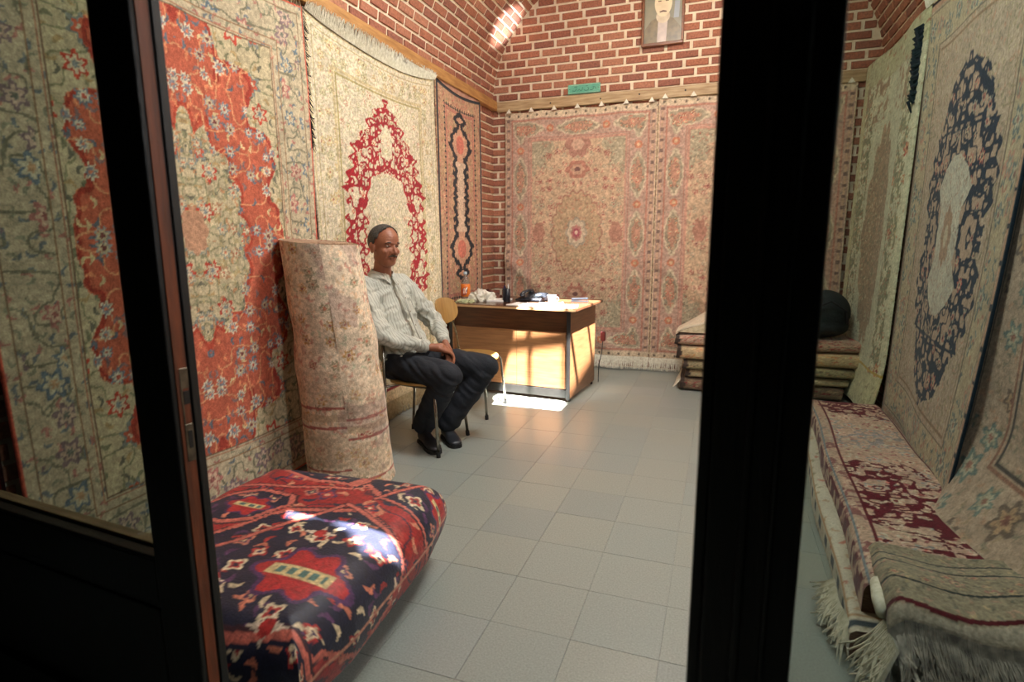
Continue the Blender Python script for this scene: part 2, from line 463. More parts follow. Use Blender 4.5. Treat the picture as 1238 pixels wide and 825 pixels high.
def wall_bricks(rows, span, place, keep=None):
    out = []
    for r in range(rows):
        z = 0.045 + r * ROW; lo, hi = span(z)
        if hi - lo < 0.06: continue
        x = lo - (0.5 * PITCH if r % 2 else 0) - 0.03 + rb.uniform(-0.01, 0.01)
        while x < hi:
            a = max(x, lo + 0.008); b = min(x + BL, hi - 0.008)
            if b - a > 0.04:
                p = place((a + b) / 2, z)
                if keep is None or keep(p[0]): out.append((p[0], p[1], b - a))
            x += PITCH * rb.uniform(0.985, 1.015)
    return out
# back wall: mortar slab with an arched head, bricks proud of it
mb = MB(); n = 40
poly = [(XL - 0.1, 0.0), (XR + 0.1, 0.0), (XR + 0.1, ZS)] + [(XC + (AX + 0.1) * math.cos(math.pi * k / n), ZS + (BX + 0.1) * math.sin(math.pi * k / n)) for k in range(1, n)] + [(XL - 0.1, ZS)]
N_ = len(poly)
mb.add([(x, YB, z) for x, z in poly] + [(x, YB + 0.2, z) for x, z in poly],
       [tuple(range(N_)), tuple(range(N_, 2 * N_))[::-1]] + [(i, (i + 1) % N_, N_ + (i + 1) % N_, N_ + i) for i in range(N_)])
wall_back = struct(mb.obj('wall_back', M_mortar))
def back_span(z):
    if z < ZS: return XL, XR
    t = (z + 0.04 - ZS) / BX
    if t >= 1: return 0, 0
    w_ = AX * math.sqrt(1 - t * t); return XC - w_, XC + w_
I3 = Matrix.Identity(3)
bb = wall_bricks(52, back_span, lambda x, z: ((x, YB, z), I3))
lay(wall_back, bb, lambda p: p[2] > 2.72 or p[0] < -2.26 or p[0] > 1.02)
# side walls
RL = Matrix(((0, -1, 0), (1, 0, 0), (0, 0, 1)))   # brick face looking +x
RR = Matrix(((0, 1, 0), (-1, 0, 0), (0, 0, 1)))   # brick face looking -x
wall_left = struct(MB().box((XL - 0.2, YF, 0), (XL, YB + 0.2, ZS)).obj('wall_left', M_mortar))
lay(wall_left, wall_bricks(35, lambda z: (YF, YB), lambda y, z: ((XL, y, z), RL)), lambda p: p[1] > 5.62)
wall_right = struct(MB().box((XR, YF, 0), (XR + 0.2, YB + 0.2, ZS)).obj('wall_right', M_mortar))
lay(wall_right, wall_bricks(35, lambda z: (YF, YB), lambda y, z: ((XR, y, z), RR)), lambda p: p[1] > 6.0)
# barrel vault with a roof light left open in it
HX0, HX1, HY0, HY1 = -0.74, -0.02, 2.48, 3.88
def arc(t): return XC - AX * math.cos(t), ZS + BX * math.sin(t)
ts = [0.0]; A = 128
ts = [math.pi * i / A for i in range(A + 1)]
ys = [YF - 0.02 + 0.1 * i for i in range(54)]
vs = []; fs = []
for y in ys:
    for t in ts:
        x, z = arc(t); vs.append((x, min(y, YB + 0.1), z))
for j in range(len(ys) - 1):
    for i in range(A):
        xm, zm = arc((ts[i] + ts[i + 1]) / 2); ym = (ys[j] + ys[j + 1]) / 2
        if HX0 < xm < HX1 and HY0 < ym < HY1: continue
        a = j * (A + 1) + i; fs.append((a, a + 1, a + A + 2, a + A + 1))
me = bpy.data.meshes.new('ceiling'); me.from_pydata(vs, [], fs)
ceiling = struct(link('ceiling', me, None, None, M_mortar))
sm = ceiling.modifiers.new('thickness', 'SOLIDIFY'); sm.thickness = 0.12; sm.offset = 1
# arc-length table
tt = np.linspace(0, math.pi, 2001); px_ = XC - AX * np.cos(tt); pz_ = ZS + BX * np.sin(tt)
ss = np.concatenate([[0], np.cumsum(np.hypot(np.diff(px_), np.diff(pz_)))])
vb = []; r = 0; s_ = 0.05
while s_ < ss[-1] - 0.04:
    t = float(np.interp(s_, ss, tt)); x, z = arc(t)
    nx, nz = -(AX * math.cos(t)) * 0, 0
    tx, tz = AX * math.sin(t), BX * math.cos(t); q = math.hypot(tx, tz); tx /= q; tz /= q
    inn = Vector((tz, 0, -tx))           # into the room
    if inn.dot(Vector((XC - x, 0, ZS - z))) < 0: inn = -inn
    up = Vector((tx, 0, tz)); face = -inn  # local -y is the brick face
    ax = face.cross(up)
    Rm = Matrix((ax, face, up)).transposed()
    y = YB - 0.005 + (0.5 * PITCH if r % 2 else 0)
    while y > YF:
        a = max(y - BL, YF); b = min(y, YB - 0.005)
        if b - a > 0.04:
            ym = (a + b) / 2
            if not (HX0 - 0.06 < x < HX1 + 0.06 and HY0 - 0.1 < ym < HY1 + 0.1):
                vb.append(((x, ym, z), Rm, b - a))
        y -= PITCH
    s_ += ROW; r += 1
lay(ceiling, vb, lambda p: True)
# mortar fillet where vault meets the back wall
struct(MB().tube([(arc(t)[0] * 1.0, YB - 0.004, arc(t)[1] - 0.002) for t in np.linspace(0.01, math.pi - 0.01, 60)], 0.012, 6).obj('trim_1', M_mortar))
# roof light: timber curb and glazing bars
sk = struct(bpy.data.objects.new('window_1', None)); COL.objects.link(sk); sk.location = (-0.38, 3.18, 4.25)
zt = 4.31
def skb(a, b, nm='glazing_bar'): MB().box(a, b, 0.006, 1).obj(nm, M_bead, sk, origin=(-0.38, 3.18, 4.25))
skb((HX0 - 0.08, HY0 - 0.08, 4.12), (HX0, HY1 + 0.08, zt + 0.1), 'curb'); skb((HX1, HY0 - 0.08, 4.12), (HX1 + 0.08, HY1 + 0.08, zt + 0.1), 'curb')
skb((HX0, HY0 - 0.08, 4.12), (HX1, HY0, zt + 0.1), 'curb'); skb((HX0, HY1, 4.12), (HX1, HY1 + 0.08, zt + 0.1), 'curb')
MB().tube([(-0.52 + 0.608 * 0.40, 3.02 - 0.40, zt + 0.02), (-0.52 - 0.608 * 0.36, 3.02 + 0.36, zt + 0.02)], 0.022, 6).obj('glazing_bar', M_bead, sk, origin=(-0.38, 3.18, 4.25)); skb((HX0, 3.0, zt), (HX1, 3.05, zt + 0.05)); skb((HX0, 3.5, zt), (HX1, 3.54, zt + 0.05)); MB().tube([(-0.22 + 0.608 * 0.3, 3.02 - 0.3, zt + 0.02), (-0.22 - 0.608 * 0.8, 3.02 + 0.8, zt + 0.02)], 0.014, 6).obj('glazing_bar', M_bead, sk, origin=(-0.38, 3.18, 4.25))
# floor: tiles with fine sunk joints
floor = struct(MB().box((XL - 0.2, -3.2, -0.12), (XR + 0.6, YB + 0.2, -0.003)).obj('floor', M_grout))
TS = 0.302
bmt = MB().box((-TS/2 + 0.0007, -TS/2 + 0.0007, -0.012), (TS/2 - 0.0007, TS/2 - 0.0007, 0.0), 0.0006, 1)
tme = bmt.mesh('tile'); tme.materials.append(M_tile)
rt = random.Random(3); nt = 0; rest = MB()
yy = 0.4
while yy < YB:
    xx = XL + TS/2 - 0.08
    while xx < XR + 0.1:
        p = (xx, yy, rt.uniform(-0.0004, 0.0004))
        if nt < 298 and (in_frame(p, 60)):
            o = bpy.data.objects.new('tile', tme); COL.objects.link(o); o.parent = floor; o.location = p; nt += 1
        else:
            rest.add([(v.co.x + p[0], v.co.y + p[1], v.co.z) for v in tme.vertices], [tuple(f.vertices) for f in tme.polygons])
        xx += TS
    yy += TS
o = rest.obj('paving', M_tile, floor); o['kind'] = 'stuff'
# timber ledges under the vault (trim) - they run round three walls
b1 = struct(MB().box((XL, YF, 2.765), (XL + 0.075, YB, 2.855), 0.006).obj('trim_2', M_beam))
b2 = struct(MB().box((XL + 0.076, YB - 0.06, 2.745), (XR - 0.05, YB, 2.845), 0.006).obj('trim_3', M_beamx))
b3 = struct(MB().box((XR - 0.05, YF, 2.79), (XR, YB, 2.855), 0.006).obj('trim_4', M_beam))
mb = MB()
for (x, z) in ((-1.25, 2.79), (-0.86, 2.80), (-0.42, 2.80), (-1.78, 2.79), (0.3, 2.8)): mb.lathe([(0.008, 0), (0.008, 0.006), (0.001, 0.008)], 8, M=Matrix.Translation((x, YB - 0.06, z)) @ Matrix.Rotation(math.pi / 2, 4, 'X'))
mb.obj('nail_heads', M_door, b2)
# front wall and lane outside
fw_ = MB(); fw_.box((XL - 0.2, YF - 0.2, 0), (-2.28, YF, 4.6)); fw_.box((1.02, YF - 0.2, 0), (XR + 0.6, YF, 4.6)); fw_.box((-2.28, YF - 0.2, 2.32), (1.02, YF, 4.6))
struct(fw_.obj('wall_front', M_plaster))
struct(MB().box((-3.0, -3.4, 0), (XR + 0.6, -3.2, 4.6)).obj('wall_lane_back', M_plaster))
struct(MB().box((-3.0, -3.2, 0), (-2.66, YF - 0.2, 4.6)).obj('wall_lane_left', M_plaster))
struct(MB().box((XR + 0.6, -3.2, 0), (XR + 0.8, YF - 0.2, 4.6)).obj('wall_lane_right', M_plaster))
# added sun blocker over the lane, unseen; holes shaped for the bench rug patches
ZR = 4.3; hs = (ZR - 0.36) / 2.87
def up_(x, y): return x + 0.76 * hs, y - 1.25 * hs
holes = [[(-1.62, 1.60), (-1.50, 1.80), (-1.36, 1.78), (-1.30, 1.66), (-1.44, 1.60)],
         [(-1.50, 1.90), (-1.38, 1.93), (-1.31, 1.86), (-1.42, 1.84)],
         [(-1.33, 1.72), (-1.14, 1.72), (-0.98, 1.56), (-1.08, 1.50), (-1.17, 1.58), (-1.28, 1.62)]]
def inside(x, y, pg):
    c = False; j = len(pg) - 1
    for i in range(len(pg)):
        if (pg[i][1] > y) != (pg[j][1] > y) and x < (pg[j][0] - pg[i][0]) * (y - pg[i][1]) / (pg[j][1] - pg[i][1]) + pg[i][0]: c = not c
        j = i
    return c
holes = [[up_(*p) for p in h] for h in holes]
mb = MB(); gx0, gx1, gy0, gy1, st = -0.8, 0.2, -0.5, 0.5, 0.02
mb.box((-3.0, -3.3, ZR), (gx0, YF - 0.1, ZR + 0.02)); mb.box((gx1, -3.3, ZR), (XR + 0.8, YF - 0.1, ZR + 0.02))
mb.box((gx0, -3.3, ZR), (gx1, gy0, ZR + 0.02)); mb.box((gx0, gy1, ZR), (gx1, YF - 0.1, ZR + 0.02))
for i in range(50):
    for j in range(50):
        x = gx0 + i * st; y = gy0 + j * st
        if not any(inside(x + st / 2, y + st / 2, h) for h in holes):
            mb.add([(x, y, ZR), (x + st, y, ZR), (x + st, y + st, ZR), (x, y + st, ZR)], [(0, 1, 2, 3)])
struct(mb.obj('ceiling_sun_blocker', M_plaster))

# ------------------------------------------------------------------ the doors
YD = 0.90
def door_leaf(name, x_free, x_hinge, zb, stile_w, th, sign, ang=0.0, edge=None):
    """free stile face at x_free; sign=-1 leaf runs to the left"""
    r = struct(bpy.data.objects.new(name, None)); COL.objects.link(r); r.location = (x_free, YD, 0)
    r.rotation_euler = (0, 0, ang)
    W = abs(x_hinge - x_free); s = sign; H = 2.28
    def bx(a, b, nm, mt, bev=0.004): 
        o = MB().box((min(a[0] * s, b[0] * s), a[1], a[2]), (max(a[0] * s, b[0] * s), b[1], b[2]), bev).obj(nm, mt, r); return o
    bx((0, -th/2, 0.012), (stile_w, th/2, H), 'stile', M_door)
    bx((W - stile_w, -th/2, 0.012), (W, th/2, H), 'stile', M_door)
    bx((stile_w, -th/2, zb - 0.12), (W - stile_w, th/2, zb - 0.012), 'rail', M_door)
    bx((stile_w, -th/2, 0.012), (W - stile_w, th/2, 0.16), 'rail', M_door)
    bx((stile_w, -th/2, H - 0.12), (W - stile_w, th/2, H), 'rail', M_door)
    bx((stile_w, -0.008, 0.16), (W - stile_w, 0.008, zb - 0.12), 'panel', M_door, 0.002)
    bx((stile_w + 0.03, -0.014, 0.20), (W - stile_w - 0.03, -0.006, zb - 0.16), 'raised_field', M_door, 0.006)
    bx((stile_w, 0.0, zb - 0.012), (W - stile_w, th/2, zb + 0.006), 'glazing_bead', M_bead, 0.003)
    bx((stile_w, -th/2, zb - 0.012), (W - stile_w, -0.002, zb - 0.002), 'glazing_bead', M_door, 0.003)
    g = bx((stile_w, -0.002, zb + 0.006), (W - stile_w, 0.002, H - 0.12), 'glass_pane', M_glass, 0)
    return r, bx
dl, bx = door_leaf('door_1', -1.085, -2.26, 0.655, 0.125, 0.062, -1, math.radians(-3.6))
# edge of the leaf: brown strip brightened for indoor light, rebate and lock plate
MB().box((0.0, -0.020, 0.012), (0.003, 0.008, 2.27), 0.001, 1).obj('lit_brown_edge', M_dooredge, dl)
MB().box((0.0, 0.012, 0.012), (0.006, 0.031, 2.27), 0.002).obj('rebate_strip', M_door, dl)
mb = MB(); mb.box((0.003, -0.012, 1.065), (0.0045, 0.008, 1.11), 0.0005, 1); mb.box((0.003, -0.012, 0.985), (0.0045, -0.008, 1.065), 0, 1); mb.box((0.003, -0.012, 0.90), (0.0045, 0.008, 0.985), 0.0005, 1)
lk = mb.obj('lock_plate', M_steel, dl); lk['label'] = 'worn steel lock plate'
MB().box((0.0046, -0.008, 1.03), (0.0056, 0.006, 1.06), 0.0002, 1).obj('latch_hole', M_door, lk)
MB().box((0.0046, -0.006, 0.93), (0.0056, 0.004, 0.97), 0.0002, 1).obj('keyhole', M_door, lk)
dr, bx2 = door_leaf('door_2', 0.0, 0.98, 0.60, 0.132, 0.05, 1, 0.0)
for (a, b) in ((0.045, 0.058), (0.086, 0.095)):
    MB().box((a, -0.034, 0.012), (b, -0.024, 2.28), 0.004, 2).obj('moulding', M_door, dr)
MB().box((-0.018, -0.02, 0.012), (0.0, 0.018, 2.28), 0.003).obj('rebate_strip', M_door, dr)

# ------------------------------------------------------------------ carpets on the left wall
def sagtop(U, w, n, depth):
    return depth * np.abs(np.sin(np.pi * U / w * n)) ** 0.8
def wall_pos(x0, y0, z0, h, amp=0.012, k=6.0, flare=0.0, sag=0.0, nsag=3, seed=0, sx=1.0, w=1.0):
    """hangs on a side wall; sx=+1 left wall (faces +x, u runs to +y), sx=-1 right wall (faces -x, u runs to -y)"""
    def f(U, V):
        t = V / h
        off = 0.034 + amp * (1 + np.sin(U * k + seed + 1.3 * np.sin(V * 1.7 + seed))) * (1.15 - 0.6 * t) + amp * 1.2 * fbm(U * 3 + seed, V * 2, 4) + flare * (1 - t) ** 3
        Z = z0 + V - sagtop(U, w, nsag, sag) * np.clip((t - 0.55) / 0.45, 0, 1) ** 1.5
        return x0 + sx * off, y0 + sx * U, Z
    return f

CREAM, SAGE, BLUE, PINK = (206, 190, 154), (150, 150, 120), (104, 122, 132), (190, 128, 112)
# --- A: coral carpet nearest the door
w, h = 1.79, 2.72
R = Rug(w, h, 0.0068, (196, 182, 146))
fl = R.d > 0.30
dx, dy = np.abs(R.X), np.abs(R.Y)
wob = 0.07 * (fbm(dx * 9, dy * 9, 3) - 0.5) * 2 + 0.05 * np.sin(dy * 17) * np.sin(dx * 11)
ring = R.lobed(0, 0, 0.60, 1.12, 14, 0.10, 1.0) + wob * 1.3
med = R.lobed(0, 0.05, 0.33, 0.56, 16, 0.14) + wob
R.vines(fl, 0.07, 0.0045, 11, (140, 138, 104)); R.leaves(fl, 0.06, 3, [(124, 126, 96), (176, 150, 104), (104, 104, 88)])
R.florets(fl, 0.19, 21, [((186, 64, 48), (208, 190, 160), (120, 130, 132)), ((126, 134, 128), (196, 90, 66), (214, 200, 170))], 0.26, 0.36, prob=0.55)
cor = fl & (ring < 1) & (med > 1)
R.fill(cor, (190, 92, 68)); R.fill(cor & (np.abs(ring - 0.97) < 0.02), (158, 52, 40)); R.fill(cor & (np.abs(med - 1.04) < 0.025), (172, 62, 44))
R.vines(cor, 0.085, 0.004, 5, (218, 150, 106)); R.leaves(cor, 0.055, 8, [(214, 190, 140), (132, 104, 104), (98, 104, 116), (224, 138, 96)], prob=0.75)
R.florets(cor, 0.105, 31, [((118, 128, 140), (214, 204, 180), (188, 82, 66)), ((216, 204, 176), (132, 136, 146), (206, 120, 88)), ((150, 150, 150), (206, 188, 150), (120, 60, 60))], 0.27, 0.4, prob=0.72, pet=8)
ins = fl & (med < 1)
R.vines(ins, 0.06, 0.004, 15, (156, 150, 116)); R.leaves(ins, 0.045, 18, [(150, 150, 116), (190, 140, 100), (178, 164, 120)])
R.florets(ins, 0.10, 41, [((172, 130, 100), (210, 196, 160), (190, 96, 72)), ((140, 146, 134), (206, 190, 156), (200, 120, 90))], 0.28, 0.4, prob=0.6)
R.fill(ins & (R.lobed(0, 0.05, 0.08, 0.12, 8, 0.2) < 1), (186, 140, 110))
# border
b = R.band(0.0, 0.30); R.fill(b, (190, 176, 146)); R.leaves(b, 0.05, 51, [(140, 140, 116), (178, 120, 108), (110, 120, 124)], mirror=False)
R.vines(R.band(0.06, 0.24), 0.07, 0.005, 55, (120, 118, 96))
R.florets(R.band(0.07, 0.23), 0.155, 61, [((96, 116, 130), (196, 188, 160), (190, 150, 110)), ((176, 112, 104), (206, 176, 150), (150, 90, 84)), ((126, 106, 110), (196, 170, 150), (104, 110, 100))], 0.3, 0.42, prob=0.85, mirror=False)
for dd, c, t in ((0.30, (118, 90, 66), 0.005), (0.245, (146, 112, 80), 0.004), (0.055, (130, 104, 78), 0.005), (0.285, (170, 120, 92), 0.003)): R.line(R.d - dd, t, R.all, c)
R.fill(R.d < 0.012, (206, 84, 62))
R.soft(0.12, (176, 150, 120)); R.speck(3, 0.12)
rugA, oA = rug_obj('carpet', R, wall_pos(XL, 1.25, 0.02, h, 0.016, 5.0, 0.05, 0.03, 2, 1.0, 1, w), back=(-1, 0, 0))
tag(rugA, 'large coral and cream floral carpet hung on the left wall, cut by the door leaf', 'carpet')
pts = []
fringe(rugA, oA, [(XL + 0.05, 1.25 + w * i / 8, 2.71) for i in range(9)], [(0.01, 0, 0.09)] * 9, 120, M_cream, 0.004, 0.3, 2)
fringe(rugA, oA, [(XL + 0.055, 3.046, z) for z in (2.72, 2.4, 2.1, 1.95)], [(0.02, 0.02, -0.05)] * 4, 60, mat('navy_wool', (26, 34, 44), (36, 44, 52), 0.95), 0.006, 0.6, 4, name='navy_tassels')['label'] = 'dark navy tufts along the coral edge'
# --- A0: red carpet glimpsed at the frame edge
R = Rug(0.9, 2.5, 0.012, (120, 28, 24)); R.florets(R.d > 0.1, 0.12, 3, [((40, 40, 60), (160, 120, 90), (120, 40, 34))], prob=0.6); R.fill(R.d < 0.05, (60, 30, 30))
o, _ = rug_obj('carpet', R, wall_pos(XL, 0.99, 0.02, 2.5, 0.01, 6, 0, 0.0, 2, 2.0, 1, 0.25) if False else (lambda U, V: (XL + 0.03 + U * 0, 1.0 + U * 0.262, 0.02 + V * 1.08)), back=(-1, 0, 0))
tag(o, 'dark red carpet hung beyond the coral one, a sliver at the left edge', 'carpet')
# --- B: cream carpet with the crimson ogival medallion
w, h = 1.66, 2.62
R = Rug(w, h, 0.0078, (208, 194, 166))
gr = [(190, 178, 144), (200, 178, 146), (194, 166, 142), (184, 174, 146)]
R.vines(R.all, 0.04, 0.003, 5, (186, 176, 140)); R.leaves(R.all, 0.026, 7, gr, Ln=0.4, wd=0.16, prob=0.85)
R.florets(R.d > 0.27, 0.07, 17, [((190, 150, 126), (214, 202, 170), (176, 120, 100)), ((168, 162, 122), (212, 200, 166), (190, 160, 120))], prob=0.5)
for dd, c, t in ((0.27, (160, 146, 98), 0.006), (0.24, (186, 168, 128), 0.01), (0.06, (170, 152, 110), 0.005), (0.02, (196, 180, 140), 0.01)): R.line(R.d - dd, t, R.all, c)
R.florets(R.band(0.08, 0.23), 0.09, 23, [((186, 162, 116), (208, 192, 152), (170, 120, 96)), ((164, 158, 120), (200, 186, 148), (150, 130, 96))], prob=0.8, mirror=False)
# ogival outline: half-width as a function of height above the centre
cy = 1.36 - 0.08 - h / 2
yy_ = np.abs(R.Y - cy); xx_ = np.abs(R.X - 0.02)
def prof(y, pts_): return np.interp(y, [p[0] for p in pts_], [p[1] for p in pts_])
out = prof(yy_, [(0, 0.53), (0.35, 0.545), (0.55, 0.47), (0.66, 0.41), (0.80, 0.28), (0.90, 0.17), (1.0, 0.06), (1.07, 0.0)])
inn_ = prof(yy_, [(0, 0.31), (0.2, 0.33), (0.30, 0.27), (0.36, 0.29), (0.43, 0.20), (0.47, 0.08), (0.50, -0.05)])
out = out + 0.035 * np.sin(yy_ * 62) + 0.02 * np.sin(yy_ * 23); inn_ = inn_ + 0.03 * np.sin(yy_ * 48)
red = (xx_ < out) & (xx_ > inn_) & (yy_ < 1.05)
alm = ((xx_ / 0.085) ** 2 + ((yy_ - 0.71) / 0.13) ** 2 < 1) & ((xx_ / 0.085) ** 2 + ((yy_ - 0.71) / 0.13) ** 2 < 1)
red &= ~alm
n1 = vnoise(xx_ / 0.034 + 3, yy_ / 0.034 + 9, 71); n2 = vnoise(xx_ / 0.075 + 1, yy_ / 0.075 + 2, 72)
R.fill(red & ((np.abs(n1 - 0.5) < 0.15) | (np.abs(n2 - 0.5) < 0.09)), (150, 30, 38))
R.fill(red & (np.abs(xx_ - out + 0.02) < 0.016) & (n1 > 0.35), (156, 28, 34)); R.fill((xx_ > inn_ - 0.012) & (xx_ < inn_ + 0.012) & (yy_ < 0.58) & (n1 > 0.4), (160, 34, 38))
R.florets(red, 0.10, 81, [((214, 196, 160), (186, 70, 64), (210, 180, 140)), ((160, 32, 36), (216, 200, 166), (160, 32, 36))], 0.2, 0.32, prob=0.6, pet=7)
R.fill(R.band(0, 1) & (R.V < 0.10), (196, 176, 140)); R.line(R.V - 0.10, 0.012, R.all, (120, 30, 34))
R.speck(5, 0.16, 0.011)
fB = wall_pos(XL, 3.06, 0.13, h, 0.012, 4.2, 0.03, 0.085, 1, 0.4, 1, w)
rugB, oB = rug_obj('carpet', R, fB, back=(-1, 0, 0))
tag(rugB, 'cream carpet with crimson pointed medallion hung behind the seated man', 'carpet')
us = np.linspace(0, w, 25); X, Y, Z = fB(us, np.full(25, h))
top = [(float(a) + 0.008, float(b), float(c) - 0.01) for a, b, c in zip(X, Y, Z)]
fringe(rugB, oB, top, [(0.03, 0.0, 0.035 + 0.085 * max(0.0, math.sin(math.pi * i / 24)) ** 0.5) for i in range(25)], 420, M_white, 0.0055, 0.18, 7)
X, Y, Z = fB(us, np.full(25, 0.0)); bot = [(float(a) + 0.002, float(b), float(c) + 0.005) for a, b, c in zip(X, Y, Z)]
fringe(rugB, oB, bot, [(0.035, 0.0, -0.13)] * 25, 330, M_cream, 0.0055, 0.15, 8, floor=0.0)
# --- C: narrow rose runner with black scrolled medallion
w, h = 1.0, 2.12
R = Rug(w, h, 0.0082, (178, 140, 108))
R.leaves(R.all, 0.05, 7, [(196, 150, 116), (156, 132, 92), (190, 120, 100), (160, 100, 86)], prob=0.9)
R.florets(R.d > 0.1, 0.08, 9, [((196, 130, 108), (206, 176, 136), (150, 84, 74)), ((150, 142, 110), (204, 176, 130), (180, 110, 90))], prob=0.5)
for dd, c, t in ((0.02, (44, 44, 50), 0.014), (0.16, (60, 50, 50), 0.004), (0.20, (170, 110, 92), 0.012)): R.line(R.d - dd, t, R.all, c)
R.fill(R.band(0.14, 0.175) & (frac(R.s / 0.05) < 0.35), (48, 42, 44)); R.fill(R.band(0.175, 0.2), (196, 130, 108), 0.5)
cy = 0.02
yy_ = np.abs(R.Y - cy - 0.05); xx_ = np.abs(R.X + 0.0)
ho = prof(yy_, [(0, 0.12), (0.28, 0.13), (0.32, 0.17), (0.38, 0.10), (0.44, 0.20), (0.54, 0.21), (0.62, 0.12), (0.66, 0.05), (0.74, 0.09), (0.80, 0.02), (0.84, -0.2)])
ho = ho + 0.015 * np.sin(yy_ * 70)
R.fill((xx_ < ho), (196, 150, 120)); R.fill((xx_ < ho - 0.04) & (yy_ < 0.33), (206, 178, 150)); R.fill((np.hypot(xx_, yy_ - 0.5) < 0.09), (196, 112, 92))
n1 = vnoise(xx_ / 0.035, yy_ / 0.035, 91)
R.fill((np.abs(xx_ - ho) < 0.036 + 0.05 * (n1 - 0.5)) & (yy_ < 0.82), (26, 24, 28)); R.fill((np.abs(xx_ - ho) < 0.06) & (np.abs(n1 - 0.5) < 0.08) & (yy_ < 0.85), (30, 28, 32))
R.speck(6, 0.14)
fC = wall_pos(XL, 4.75, 0.66, h, 0.007, 7, 0.0, 0.045, 1, 2.2, 1, w)
rugC, oC = rug_obj('carpet', R, fC, back=(-1, 0, 0))
tag(rugC, 'narrow rose carpet with black scrolled medallion beside the brick corner', 'carpet')
us = np.linspace(0, w, 15); X, Y, Z = fC(us, np.full(15, h))
fringe(rugC, oC, [(float(a) + 0.006, float(b), float(c) - 0.01) for a, b, c in zip(X, Y, Z)], [(0.012, 0, 0.05)] * 15, 110, mat('rose_cotton', (206, 160, 132), (190, 140, 116), 0.95), 0.005, 0.2, 3)

